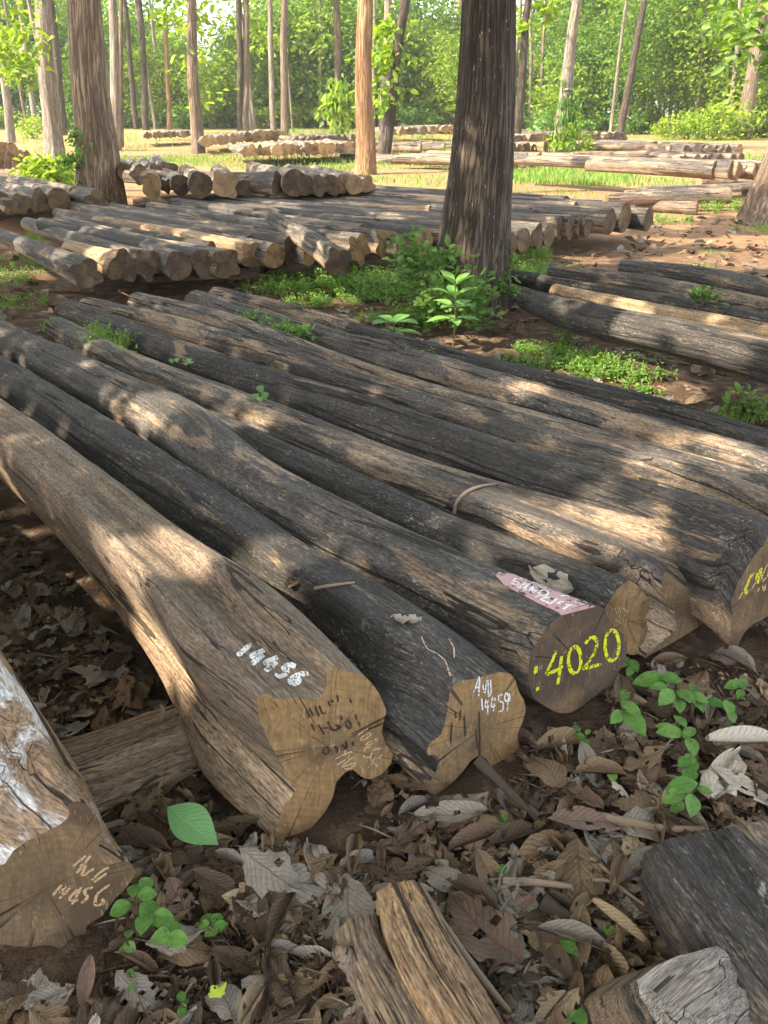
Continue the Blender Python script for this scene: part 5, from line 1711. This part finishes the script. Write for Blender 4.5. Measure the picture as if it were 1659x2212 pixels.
def ring(parent, b, top, py, wpx, m, rw=0.012, tail=True):
    rr = ray(CX, py)
    t = b.y / rr.y
    z = (CAM + rr * t).z
    c = (top - b) * (z / (top - b).z)
    R = wpx * 0.5 * depth(b + c) / F
    pts = [c + Vector((R * math.cos(a), R * math.sin(a), 0.012 * math.sin(a * 3))) for a in np.linspace(0, 2 * math.pi, 25)]
    mb = MB()
    mb.add(*tube(pts, [rw] * 25, 6))
    mb.build('wire_band', m, parent)


M['wire'] = NT('rusty_wire').finish((0.30, 0.25, 0.20), 0.6)
ring(rootB, bB, topB, 282, 92, M['wire'], 0.014)

far_trees = [
    ('slim leaning pale tree at the left edge', (24, 307), (-4, 50), 19, 16, 'bark_pale', 5),
    ('pale tree with wide foot, second from the left edge', (119, 340), (90, 0), 38, 33, 'bark_pale', 6),
    ('dark slim tree half hidden behind the pale wide footed tree', (138, 292), (109, 0), 16, 18, 'bark_dark', 7),
    ('pale twin stemmed tree right of the thick brown tree', (250, 325), (246, 0), 22, 18, 'bark_pale', 8),
    ('thin grey tree just touching the pale twin stemmed tree', (262, 318), (262, 100), 11, 9, 'bark_brown', 9),
    ('thin pale tree, second right of the thick brown tree', (278, 268), (270, 55), 9, 7, 'bark_pale', 10),
    ('thin crooked grey tree in the woods left of the orange stem', (318, 268), (302, 75), 9, 8, 'bark_pale', 11),
    ('thin orange stem in the woods', (366, 280), (360, 100), 11, 9, 'bark_red', 12),
    ('slim grey brown tree standing alone in the left clearing', (428, 330), (413, 0), 27, 20, 'bark_brown', 13),
    ('slim dark tree, left of the pair at the wood edge', (520, 288), (515, 0), 13, 12, 'bark_dark', 14),
    ('slim pale tree, right of the pair at the wood edge', (539, 284), (533, 0), 12, 10, 'bark_pale', 15),
    ('straight dark brown tree between the pair and the reddish tree', (615, 292), (614, 0), 17, 14, 'bark_brown', 16),
    ('thin pale pole tree with leafy top left of the reddish tree', (694, 277), (692, 130), 9, 7, 'bark_pale', 17),
    ('slim grey tree just left of the reddish tree', (729, 285), (728, 0), 13, 14, 'bark_brown', 18),
    ('thin dark crooked tree close to the reddish tree', (760, 265), (766, 90), 10, 9, 'bark_dark', 19),
    ('reddish sunlit tree in the middle of the clearing', (788, 375), (791, 0), 40, 32, 'bark_red', 20),
    ('pale tree right behind the reddish tree', (826, 318), (838, 0), 16, 16, 'bark_pale', 21),
    ('slim tree with a leaning trunk just left of the dark trunk', (968, 262), (996, 0), 13, 17, 'bark_red', 22),
    ('slim dark leaning tree right of the dark trunk', (1112, 331), (1140, 30), 19, 15, 'bark_dark', 23),
    ('grey leaning tree with a vine bush at its foot', (1206, 352), (1247, 20), 33, 21, 'bark_pale', 24),
    ('thin pale stem close behind the grey leaning tree', (1255, 270), (1270, 30), 9, 9, 'bark_pale', 25),
    ('thin brown tree in the right woods', (1394, 272), (1416, 20), 11, 12, 'bark_brown', 26),
    ('leaning brown tree before the woods at far right', (1604, 300), (1638, 85), 31, 25, 'bark_brown', 27),
]
CR = []
for v_ in range(4):
    P = crown_arrays((0, 0, 0), (2.2, 2.2, 1.8), 420, 0.36)
    v, f = leaves_from(P, 0.36)
    CR.append(np_mesh('crown', v, f, M['leaf_tree']))
TREES = {}
for q, (lb, bp, tp, wb, wt, mt, sd) in enumerate(far_trees):
    r_, b_, t_ = tree(lb, bp, tp, wb, wt, mt, random.uniform(9, 12), 0.30 if wb > 20 else 0.15, sd, None)
    d_ = (t_ - b_)
    dist = b_.y
    zc_ = max(7.5, 1.4 + dist * 0.12)
    o = link('crown', CR[q % 4], None, r_, d_ * (zc_ / d_.z) + Vector((random.uniform(-.6, .6), random.uniform(-.4, .8), 0.6)))
    TREES[lb] = (r_, b_, t_)
# the tree cut by the right edge
rR, bR, tR = tree('grey brown tree with spreading roots cut by the right edge', (1668, 482), (1725, 200), 92, 70, 'bark_brown', 10, 0.7, 30, ((2.4, 2.4, 1.8), 500, 0.3), do_carve=True)
# leaning vine wrapped tree beside the reddish one
rV, bV, tV = tree('dark leaning tree wrapped in leaves right of the reddish tree', (828, 345), (862, 110), 26, 22, 'bark_dark', 9, 0.2, 31, None)
ring(TREES['grey leaning tree with a vine bush at its foot'][0], TREES['grey leaning tree with a vine bush at its foot'][1], TREES['grey leaning tree with a vine bush at its foot'][2], 194, 26, M['wire'], 0.02)


def spray(parent, origin, px, py, dist, rad, n, size, m='leaf_tree', name='foliage', clumps=8, thick=0.4):
    """a leafy bough of a tree hanging at the place seen at pixel px, py, dist metres away"""
    rr = ray(px, py)
    c = CAM + rr * (dist / rr.y)
    P = crown_arrays(c, rad, n, size, clumps, thick)
    v, f = leaves_from(P - np.array(origin), size)
    link(name, np_mesh(name, v, f, M[m]), None, parent)


spray(rV, bV, 850, 200, bV.y, (.5, .4, 1.6), 260, 0.22)
spray(rV, bV, 832, 120, bV.y, (.6, .5, .9), 160, 0.25)
k_ = TREES['slim leaning pale tree at the left edge']
spray(k_[0], k_[1], 25, 60, 24, (1.1, .6, .9), 300, 0.24, 'leaf_tree', 'foliage', 14, 0.55)
spray(k_[0], k_[1], 50, 160, 30, (.8, .6, .6), 160, 0.26)
spray(rR, bR, 1605, 110, 12, (.45, .3, .22), 46, 0.17, 'leaf_deep', 'foliage', 9, 0.55)
spray(rR, bR, 1640, 40, 12, (.6, .4, .35), 120, 0.17, 'leaf_deep', 'foliage', 12, 0.6)
k_ = TREES['thin pale pole tree with leafy top left of the reddish tree']
spray(k_[0], k_[1], 690, 85, k_[1].y, (1.2, 1.0, 1.6), 330, 0.42)
k_ = TREES['slim grey brown tree standing alone in the left clearing']
spray(k_[0], k_[1], 440, 120, k_[1].y + 1, (.8, .5, 1.5), 60, 0.3)
spray(k_[0], k_[1], 385, 20, k_[1].y + 2, (1.2, .5, .6), 150, 0.32)
k_ = TREES['slim dark leaning tree right of the dark trunk']
spray(k_[0], k_[1], 1155, 30, k_[1].y, (.8, .5, .9), 170, 0.28)
k_ = TREES['leaning brown tree before the woods at far right']
spray(k_[0], k_[1], 1600, 60, k_[1].y + 1, (1.6, .8, .8), 260, 0.36, 'leaf_deep')
k_ = TREES['slim pale tree, right of the pair at the wood edge']
spray(k_[0], k_[1], 560, 60, k_[1].y, (1.8, 1.0, 2.0), 260, 0.4)
# dry vine and leaves on the thick left tree
spray(rootB, bB, 168, 305, bB.y - 0.3, (.10, .1, .35), 130, 0.08, 'weed', 'vine', 7)
spray(rootB, bB, 162, 370, bB.y - 0.3, (.16, .12, .4), 220, 0.08, 'weed', 'vine', 8)

# trees outside the frame whose canopy shades the logs
offs = [(-4.6, 1.2, -3.4, 1.4), (-5.4, 3.6, -4.2, 3.4), (-6.2, 6.0, -4.6, 5.4), (-7.6, 1.0, -7.0, 1.2), (-8.6, 3.4, -7.4, 3.6), (-8.4, 6.6, -7.4, 6.0), (-3.6, -1.6, -3.0, -1.2), (-6.6, -2.2, -6.0, -1.4), (-10.2, -0.4, -9.8, .2), (-11.4, 3.2, -10.6, 2.8),
        (-11.6, 6.2, -10.4, 5.6), (-13.4, 1.2, -13, 1.4), (-14.2, 4.6, -13.4, 4.4), (-9.4, -3.2, -9, -2.6), (-12.6, -2.4, -12.2, -1.8), (-4.6, 7.8, -3.2, 7.6), (-7.2, 9.2, -6.0, 8.4), (-10.4, 9.0, -9.4, 8.2), (-2.2, -3.6, -1.2, -2.6), (-1.4, -2.0, -0.3, 0.4), (-13.8, 7.8, -13, 7.4), (-3.4, 3.2, -1.4, 3.4), (-3.9, 5.6, -1.9, 5.8), (-8.0, -1.4, -7.6, -1.4), (-5.6, -4.2, -5.0, -3.4), (-8.6, 11.6, -8.2, 11.0), (-11.6, 9.4, -11.0, 10.8), (-6.7, 12.2, -6.0, 11.6), (-14.6, 11, -13.6, 10.8), (-9.8, 14.2, -9.0, 13.4)]
for q, (x, y, cx_, cy_) in enumerate(offs):
    b = Vector((x, y, 0))
    root = empty('teak_tree', b)
    hgt = random.uniform(6.3, 7.1)
    cx_, cy_ = cx_ + 2.3, cy_ + 0.9
    me, d = trunk_mesh(b, b + Vector((0.1, 0.1, 5)), 0.2, 0.15, hgt, 0.3, 50 + q, 0.06, 20, 16)
    link('trunk', me, M['bark_brown'], root)
    P = crown_arrays((cx_, cy_, hgt + 0.2), (1.9, 1.9, 1.1), 3000, 0.2, 40, 0.40)
    P = P[carve(P, 0.135)]
    v, f = leaves_from(P - np.array(b), 0.2, 0.9)
    link('crown', np_mesh('crown', v, f, M['leaf_deep']), None, root)
    tips, st_ = [], d * (hgt * 0.8 / d.z)
    for _ in range(40):
        t_ = Vector(tuple(P[rng.integers(len(P))])) - b
        if len(tips) < 5 and carve(np.array([tuple(b + st_.lerp(t_, u_)) for u_ in np.linspace(0.1, 1, 12)]), 0.30).all():
            tips.append(t_)
    limbs_mesh(st_, tips or [st_ + Vector((-.6, -.3, .6))], 0.03).build('limb', M['bark_brown'], root)
    tag(root, 'straight brown tree standing outside the picture, its leafy crown shading the logs', 'tree', 'trees around the log yard')

# ------------------------------------------------------------------ woods behind
SAP = []
for q in range(7):
    hgt = [4.5, 5.5, 7, 8, 9, 6, 3.2][q]
    n = int(1500 + hgt * 170)
    rad = (1.3 + hgt * 0.10, 1.3 + hgt * 0.10, hgt * 0.42)
    P = crown_arrays((0, 0, hgt * 0.54), rad, n, 0.4, 30, 0.34)
    P = P[P[:, 2] > 0.2]
    v, f = leaves_from(P, 0.26, 0.4)
    cm_ = np_mesh('crown', v, f, M['leaf_tree' if q not in (2, 4, 5) else 'leaf_deep'])
    mb = MB()
    for s_ in range(3 if q % 2 else 2):
        a = random.uniform(0, 6.28)
        pts = [Vector((math.cos(a) * .12, math.sin(a) * .12, -0.05)), Vector((math.cos(a) * .3, math.sin(a) * .3, hgt * .4)), Vector((math.cos(a) * .8, math.sin(a) * .8, hgt * .9))]
        pp = [Vector(x) for x in catmull([tuple(x) for x in pts], 9)[0]]
        mb.add(*tube(pp, [0.075 * (1 - 0.8 * i / 8) for i in range(9)], 6))
    tm = bpy.data.meshes.new('trunk')
    tm.from_pydata(mb.v, [], mb.f)
    set_grain(tm, np.array(mb.v))
    tm.materials.append(M['bark_pale' if q % 2 else 'bark_brown'])
    SAP.append((hgt, cm_, tm))
LM = [(15, 'the left edge'), (119, 'the wide footed tree'), (200, 'the thick tree'), (318, 'the crooked tree'), (428, 'the lone slim tree'), (529, 'the slim pair'), (615, 'the straight tree'), (700, 'the pole tree'), (790, 'the reddish tree'), (870, 'the leaf wrapped tree'), (1040, 'the big dark trunk'), (1130, 'the dark leaning tree'), (1225, 'the grey leaning tree'), (1400, 'the thin brown tree'), (1510, 'the far right row'), (1610, 'the leaning brown tree')]
ITEMS = []
random.seed(17)
n_ = 0
for q in range(110):
    x = -120 + 1900 * ((q * 0.618034) % 1.0)
    near = 58 if x < 1150 else 47 if x < 1420 else 41
    y = random.choice([random.uniform(near, near + 8), random.uniform(near + 6, near + 30)])
    wx = (x - CX) / F * (y * cp + (H) * sp) if False else None
    p = Vector(((x - CX) / F * (y / cp) * (cp * cp + 0.0) * 1.0, y, 0))
    p.x = (x - CX) / F * (y * cp + H * sp)
    hgt, cm_, tm = SAP[q % 7]
    s_ = random.uniform(0.8, 1.25) * (1.0 if y < near + 8 else 1.3)
    root = empty('forest_sapling', p)
    root.rotation_euler = (0, 0, random.uniform(0, 6.28))
    root.scale = (s_, s_, s_)
    link('crown', cm_, None, root)
    link('trunk', tm, None, root)
    tag(root, None, 'tree', 'young leafy trees at the edge of the woods')
    lm = min(LM, key=lambda t: abs(t[0] - x))
    side = 'left of' if x < lm[0] else 'right of'
    ITEMS.append((root, f"{'tall' if hgt * s_ > 7 else 'low'} {'dark green' if q % 7 in (2, 4, 5) else 'yellow green'} sapling {'deep in' if y > near + 8 else 'fronting'} woods {side} {lm[1]}", x))
STM = []
for q in range(4):
    me, d = trunk_mesh(Vector((0, 0, 0)), Vector((0.25 * (q - 1.5), 0, 6)), 0.11 + 0.02 * q, 0.08 + 0.015 * q, 13, 0.15, 70 + q, 0.05, 10, 14)
    STM.append(me)
for q in range(42):
    x = -80 + 1830 * ((q * 0.5698403 + 0.11) % 1.0)
    near = 46 if x < 1150 else 42 if x < 1420 else 37
    y = near + 36 * random.random() ** 1.4
    p = Vector(((x - CX) / F * (y * cp + H * sp), y, 0))
    root = empty('slender_tree', p)
    s_ = random.uniform(0.55, 1.25)
    root.scale = (s_, s_, 1)
    root.rotation_euler = (0, 0, random.uniform(-.5, .5))
    o = link('trunk', STM[q % 4], None, root)
    if len(STM[q % 4].materials) == 0:
        STM[q % 4].materials.append(None)
    o.material_slots[0].link = 'OBJECT'
    o.material_slots[0].material = M[('bark_pale', 'bark_brown', 'bark_pale', 'bark_dark')[q % 4 if q % 3 else (q // 4) % 4]]
    link('crown', CR[q % 4], None, root, Vector((0.25 * (q % 4 - 1.5) * 1.5, 0, 10.5)))
    tag(root, None, 'tree', 'slender trees in the woods')
    lm = min(LM, key=lambda t: abs(t[0] - x))
    ITEMS.append((root, f"{'thicker' if s_ > 0.9 else 'thin'} bare stemmed tree {'deep in' if y > near + 12 else 'fronting'} the woods {'left of' if x < lm[0] else 'right of'} {lm[1]}", x))
# shrubs along the wood edge and in the clearing
SH = []
for q in range(4):
    P = crown_arrays((0, 0, 0.5), (0.75, 0.75, 0.45), 420, 0.2, 16, 0.34)
    P[:, 2] = np.maximum(P[:, 2], 0.05)
    v, f = leaves_from(P, [0.2, 0.15, 0.2, 0.24][q], 0.4)
    fm = np_mesh('foliage', v, f, M['leaf_tree' if q % 2 else 'leaf_bush'])
    mb = MB()
    for s_ in range(5):
        a = s_ * 1.26
        mb.add(*tube([Vector((0.03 * math.cos(a), 0.03 * math.sin(a), -0.02)), Vector((.25 * math.cos(a), .25 * math.sin(a), .35)), Vector((.5 * math.cos(a), .5 * math.sin(a), .75))], [0.018, 0.013, 0.006], 5))
    stm = bpy.data.meshes.new('stem')
    stm.from_pydata(mb.v, [], mb.f)
    stm.materials.append(M['stem'])
    SH.append((fm, stm))


def shrub(p, s, q, label=None, px=0, sz=None):
    root = empty('shrub', p)
    root.rotation_euler = (0, 0, random.uniform(0, 6.28))
    root.scale = (s, s, sz or s)
    link('foliage', SH[q][0], None, root)
    link('stem', SH[q][1], None, root)
    tag(root, label, 'shrub', None if label else 'shrubs along the edge of the woods')
    return root


for q in range(64):
    x = -60 + 1800 * ((q * 0.754877) % 1.0)
    near = 60 if x < 1150 else 50 if x < 1420 else 41
    y = near + random.uniform(-3, 5)
    p = Vector(((x - CX) / F * (y * cp + H * sp), y, 0))
    s_ = random.uniform(0.8, 1.7)
    o = shrub(p, s_, q % 4)
    lm = min(LM, key=lambda t: abs(t[0] - x))
    ITEMS.append((o, f"{'large' if s_ > 1.25 else 'small'} {'yellow green' if q % 2 else 'bright green'} shrub below the woods {'left of' if x < lm[0] else 'right of'} {lm[1]}", x))
uniquify(ITEMS)
b_ = TREES['grey leaning tree with a vine bush at its foot'][1]
shrub(b_ + Vector((.15, -.45, 0)), 0.75, 1, 'round vine bush smothering the foot of the grey leaning tree', sz=1.1)
shrub(b_ + Vector((.0, -.25, 0)), 0.38, 0, 'upright creeper climbing the lower trunk of the grey leaning tree', sz=1.9)
shrub(gp(150, 408, 0), 0.55, 1, 'bright bush at the left foot of the thick fluted tree')
shrub(gp(105, 412, 0), 0.6, 3, 'pale green bush left of the bush by the thick fluted tree')
shrub(gp(60, 420, 0), 0.5, 1, 'low bush in front of the pile at the left edge', sz=0.35)
shrub(gp(75, 300, 0), 1.0, 1, 'bright bush between the leaning pale tree and the wide footed pale tree')
shrub(gp(738, 300, 0), 1.1, 3, 'tall leafy bush beside the reddish tree', sz=2.4)
# mass of woods farther off
Pw = []
for q in range(260):
    a = rng.uniform(-0.62, 0.62)
    d_ = rng.uniform(84, 125)
    c = (math.sin(a) * d_, math.cos(a) * d_, rng.uniform(1.5, 12.5) * (0.6 + 0.4 * rng.random()))
    Pw.append(np.array(c) + rng.normal(size=(150, 3)) * np.array([1.9, 1.9, 1.6]))
Pw = np.vstack(Pw)
Pw = Pw[Pw[:, 2] > 0]
v, f = leaves_from(Pw, 0.5, 0.3)
tag(link('distant_woods', np_mesh('distant_woods', v, f, M['leaf_deep'])), 'mass of green woods far behind the clearing', 'woods', kind='stuff')


# ------------------------------------------------------------------ plants near the camera
LG = leaf_grid('green', 6, 0.55, 5, 8, 'oval')
LO = leaf_grid('green', 9, 0.8, 5, 8, 'oval')


def place_leaves(items, shape, m, parent, origin, name='foliage'):
    """items: (base point, direction, up, length)"""
    Vs, Fs, Us, o_ = [], [], [], 0
    for (p, d, u, L) in items:
        y = d.normalized()
        z = (u - y * u.dot(y)).normalized()
        x = y.cross(z)
        V = shape[0].copy()
        V[:, 1] += 0.5
        V[:, 2] = np.abs(V[:, 0]) * 0.25 - 0.22 * V[:, 1] ** 2
        Mx = np.array([tuple(x), tuple(y), tuple(z)])
        Vs.append(V * L @ Mx + np.array(p) - np.array(origin))
        Fs.append(shape[1] + o_)
        Us.append(shape[2])
        o_ += len(V)
    return link(name, leaf_mesh(name, np.vstack(Vs), np.vstack(Fs), np.vstack(Us), M[m]), None, parent)


def sprout(label, px, py, leaves, z0=0.02, rnd=False, m='sprout', cat='seedling', stem_r=0.0016, name='seedling', on=None):
    """leaves: (tip px x, y, height, length) each leaf given by where its middle is seen"""
    if on is not None:
        b = hit(on, px, py)[0]
    else:
        b = gp(px, py, z0)
    root = empty(name, b)
    its = []
    mb = MB()
    for (x, y, hz, L) in leaves:
        c = gp(x, y, hz)
        d = c - b
        d.z = 0
        if d.length < 0.004:
            d = Vector((random.uniform(-1, 1), random.uniform(-1, 1), 0))
        d = (d.normalized() + Vector((random.uniform(-.3, .3), random.uniform(-.3, .3), random.uniform(-.05, .25))))
        d.normalize()
        p0 = c - d * L * 0.5
        its.append((p0, d, Vector((random.uniform(-.25, .25), -0.35, 1)), L))
        pts = [b, (b + p0) * 0.5 + Vector((0, 0, 0.012)), p0]
        pp = [Vector(a) - b for a in catmull([tuple(a) for a in pts], 6)[0]]
        mb.add(*tube(pp, [stem_r] * 6, 5))
    place_leaves(its, LO if rnd else LG, m, root, b)
    mb.build('stem', M['stem'], root)
    tag(root, label, cat)
    return root


def tri(x, y, hz, L, n=3, s=1.0, ph=None):
    ph = random.uniform(0, 6) if ph is None else ph
    return [(x + math.cos(ph + i * 6.28 / n) * L * 480 * s, y + math.sin(ph + i * 6.28 / n) * L * 380 * s, hz, L) for i in range(n)]


random.seed(21)
sprout('round leaved seedling touching the corner of the scratched 14456 log', 296, 1965, tri(308, 1920, .06, .036) + [(260, 1962, .05, .042)], rnd=True)
sprout('round leaved three leaf seedling beside the soil left of centre bottom', 318, 2000, tri(327, 1978, .05, .045), rnd=True)
sprout('round leaved seedling over a reddish brown leaf', 362, 2050, tri(367, 2018, .05, .042, 3), rnd=True)
sprout('cluster of small round green leaves on the bare soil', 458, 2015, tri(458, 1996, .03, .03, 5, 1.3), rnd=True)
sprout('tiny pair of round leaves below the round leaved seedlings', 278, 2050, [(278, 2016, .03, .022), (280, 2045, .03, .026), (268, 2050, .025, .02)], rnd=True)
sprout('tall seedling with long pointed leaves below the notched butt', 1455, 1530, [(1405, 1467, .10, .085), (1448, 1464, .11, .06), (1442, 1503, .10, .07), (1480, 1500, .09, .06), (1468, 1520, .08, .055), (1425, 1482, .11, .045)])
sprout('three leaf seedling right of the tall pointed seedling', 1495, 1545, [(1500, 1485, .08, .05), (1510, 1505, .08, .05), (1490, 1500, .08, .04), (1512, 1522, .07, .045)])
sprout('long leaved seedling under the 4020 log end', 1345, 1560, [(1336, 1546, .07, .06), (1362, 1527, .08, .06), (1370, 1556, .07, .085), (1350, 1500, .07, .045), (1342, 1492, .07, .03)])
sprout('small pointed seedling touching the 4020 log end', 1360, 1445, [(1352, 1428, .07, .045), (1370, 1435, .07, .045), (1362, 1448, .06, .04)])
sprout('three leaf seedling near the rolled pale leaf', 1570, 1560, [(1545, 1517, .06, .05), (1575, 1525, .07, .055), (1580, 1543, .06, .05)])
sprout('small seedling below the yellow lettered log', 1598, 1500, [(1585, 1478, .06, .05), (1602, 1475, .06, .045), (1600, 1497, .06, .04)])
sprout('trailing seedling stem with pointed and round leaves', 1478, 1625, [(1450, 1580, .08, .065), (1490, 1580, .08, .05), (1470, 1555, .09, .05), (1495, 1608, .07, .06), (1440, 1572, .08, .05)])
sprout('round leaved seedling between the trailing one and the bright one', 1485, 1655, [(1478, 1645, .06, .035), (1492, 1638, .06, .035), (1497, 1652, .05, .035), (1490, 1672, .05, .045)], rnd=True)
sprout('bright broad leaved seedling above the black timber block', 1483, 1745, [(1475, 1695, .09, .07), (1458, 1718, .08, .06), (1497, 1735, .08, .065), (1522, 1706, .08, .035), (1465, 1740, .05, .045)])
sprout('sprig of small leaves hanging below the 4020 end', 1262, 1610, [(1245, 1572, .05, .03), (1252, 1588, .05, .025), (1270, 1580, .05, .025), (1268, 1605, .04, .032), (1258, 1600, .04, .025)])
sprout('tiny three leaf sprout in the litter under the 4020 log', 1322, 1680, [(1315, 1652, .05, .034), (1328, 1660, .05, .03), (1322, 1674, .045, .032)], rnd=True)
sprout('tiny sprout in the litter below the AVU end', 1088, 1790, [(1090, 1762, .04, .028), (1078, 1782, .035, .026)])
sprout('tiny sprout above the split billet', 1085, 1895, [(1086, 1875, .04, .03), (1078, 1888, .03, .024)])
sprout('small bright sprout between the billet and the stump', 1232, 2065, [(1230, 2045, .04, .04), (1236, 2032, .04, .025)])
sprout('tiny sprout near the bottom edge by the stump', 1255, 2205, [(1255, 2200, .04, .04), (1245, 2195, .04, .03)])
sprout('tiny sprout left of the black timber block', 1315, 2015, [(1312, 2005, .03, .028), (1322, 2010, .03, .025)])
sprout('tiny sprout in the soil above the yellow green leaf', 400, 2180, [(392, 2152, .03, .022), (398, 2165, .03, .02), (393, 2185, .03, .022)], rnd=True)
sprout('tiny sprout on the dark soil in the bottom left', 285, 2120, [(280, 2100, .025, .018), (290, 2112, .025, .018), (284, 2128, .025, .02)], rnd=True)
sprout('small bright seedling standing in the gap between two dark logs', 560, 870, [(552, 853, .33, .06), (572, 852, .33, .06), (562, 838, .38, .06), (560, 860, .34, .05)], 0.22, m='sprout')
sprout('small sprout left of the grassy tuft among the logs', 375, 790, [(370, 778, .32, .045), (382, 776, .33, .045)], 0.22)
sprout('small sprout right of another sprout among the logs', 407, 795, [(402, 784, .32, .05), (413, 781, .33, .05), (408, 776, .35, .045)], 0.22)
# broad leaved plant before the dark tree
for (lb, bx, by, hh, sc_, nt) in [('broad leaved bright green plant in front of the big dark tree', 978, 752, 0.40, 0.15, 4), ('small broad leaved rosette left of the tall broad leaved plant', 850, 752, 0.16, 0.17, 2)]:
    b = gp(bx, by, 0.0)
    root = empty('broadleaf_plant', b)
    its = []
    for tier in range(nt):
        for q in range(4):
            a = tier * 0.8 + q * math.pi / 2 + random.uniform(-.2, .2)
            z = hh * (0.30 + 0.7 * (tier + 1) / nt)
            its.append((b + Vector((0.01 * math.cos(a), 0.01 * math.sin(a), z)), Vector((math.cos(a), math.sin(a), 0.1 + 0.25 * tier)), Vector((0, 0, 1)), sc_ * random.uniform(0.8, 1.15)))
    place_leaves(its, LG, 'sprout', root, b)
    mb = MB()
    mb.add(*tube([Vector((0, 0, -.02)), Vector((.01, 0, hh * .5)), Vector((0, 0, hh))], [.007, .006, .004], 6))
    mb.build('stem', M['stem'], root)
    tag(root, lb, 'plant')
# leafy vine bush round the dark tree
for (lb, cx_, cy_, rx, ry, rz, n, s_) in [('dense vine bush with small leaves piled against the left of the big dark tree', 935, 680, .30, .26, .32, 1100, .062), ('trailing vine leaves over the foot of the big dark tree', 975, 715, .24, .16, .2, 520, .055), ('leafy vine right of the foot of the big dark tree', 1085, 660, .14, .15, .2, 320, .05),
                                          ('weed with small round leaves below the charred lichen log', 1225, 735, .07, .06, .14, 70, .035), ('grassy weed with thin stalks in the right corner of the grassy strip', 1600, 905, .07, .06, .08, 120, .04), ('fern like weed on the grey logs far right of the dark tree', 1520, 655, .10, .06, .05, 90, .05)]:
    b = gp(cx_, cy_, 0.0) if 'grey logs' not in lb else hit_any(BV[0], cx_, cy_)[0]
    root = empty('vine_bush' if n > 200 else 'weed_plant', b)
    zz = b.z
    P = crown_arrays((b.x, b.y, rz * 0.75 + zz), (rx, ry, rz), n, s_, 16, 0.34)
    P = P[P[:, 2] > 0.02]
    its = []
    for q in P:
        out = Vector((q[0] - b.x, q[1] - b.y - 0.1, 0.15)).normalized()
        its.append((Vector(q), out + Vector(unit_rand(1)[0]) * 0.7, Vector((0, -0.3, 1)) + Vector(unit_rand(1)[0]) * 0.4, s_ * random.uniform(0.7, 1.4)))
    sh3 = leaf_grid('green', 6, 0.55, 3, 5, 'oval')
    place_leaves(its, sh3, 'vine', root, b)
    mb = MB()
    for q in range(10):
        t = Vector(tuple(P[rng.integers(len(P))])) - b
        mb.add(*tube([Vector((random.uniform(-.03, .03), random.uniform(-.03, .03), -0.01)), t * 0.5 + Vector((0, 0, .05)), t], [.004, .003, .002], 5))
    mb.build('stem', M['stem'], root)
    tag(root, lb, 'vine' if n > 200 else 'weed')

# ------------------------------------------------------------------ hazy forest air
hb = bmesh.new()
bmesh.ops.create_cube(hb, size=1.0)
hm = bpy.data.meshes.new('haze')
hb.to_mesh(hm)
k = NT('haze')
vol = k.n('VolumePrincipled', {'Color': (0.95, 0.97, 0.84), 'Density': 0.0009, 'Anisotropy': 0.3})
k.t.links.new(vol.outputs[0], k.out.inputs['Volume'])
hz = link('haze', hm, k.m)
hz.scale = (420, 330, 27)
hz.location = (0, 100, 11)
tag(hz, 'thin pale haze in the forest air', 'haze', kind='stuff')

# ------------------------------------------------------------------ light
w = bpy.data.worlds.new('World')
sc.world = w
w.use_nodes = True
nt = w.node_tree
sky = nt.nodes.new('ShaderNodeTexSky')
sky.sky_type = 'NISHITA'
sky.sun_disc = False
el = math.asin(SUN.z)
sky.sun_elevation = el
sky.sun_rotation = math.atan2(SUN.x, SUN.y)
sky.air_density = 1.0
sky.dust_density = 2.0
bg = nt.nodes['Background']
hs = nt.nodes.new('ShaderNodeHueSaturation')
hs.inputs['Saturation'].default_value = 0.4
nt.links.new(sky.outputs[0], hs.inputs['Color'])
nt.links.new(hs.outputs[0], bg.inputs[0])
bg.inputs[1].default_value = 0.15
ld = bpy.data.lights.new('sun', 'SUN')
ld.energy = 3.4
ld.angle = math.radians(0.45)
ld.color = (1.0, 0.87, 0.69)
lo = bpy.data.objects.new('sun', ld)
col.objects.link(lo)
lo.rotation_euler = SUN.to_track_quat('Z', 'Y').to_euler()
lo.location = (-8, -4, 14)

sc.view_settings.view_transform = 'Standard'
sc.view_settings.look = 'None'
sc.view_settings.exposure = 2.48
sc.view_settings.gamma = 1.0
sc.render.engine = 'CYCLES'
cy = sc.cycles
cy.max_bounces = 6
cy.diffuse_bounces = 3
cy.glossy_bounces = 2
cy.transmission_bounces = 4
cy.transparent_max_bounces = 8
cy.use_adaptive_sampling = True
cy.adaptive_threshold = 0.02
cy.use_denoising = True
cy.sample_clamp_indirect = 6
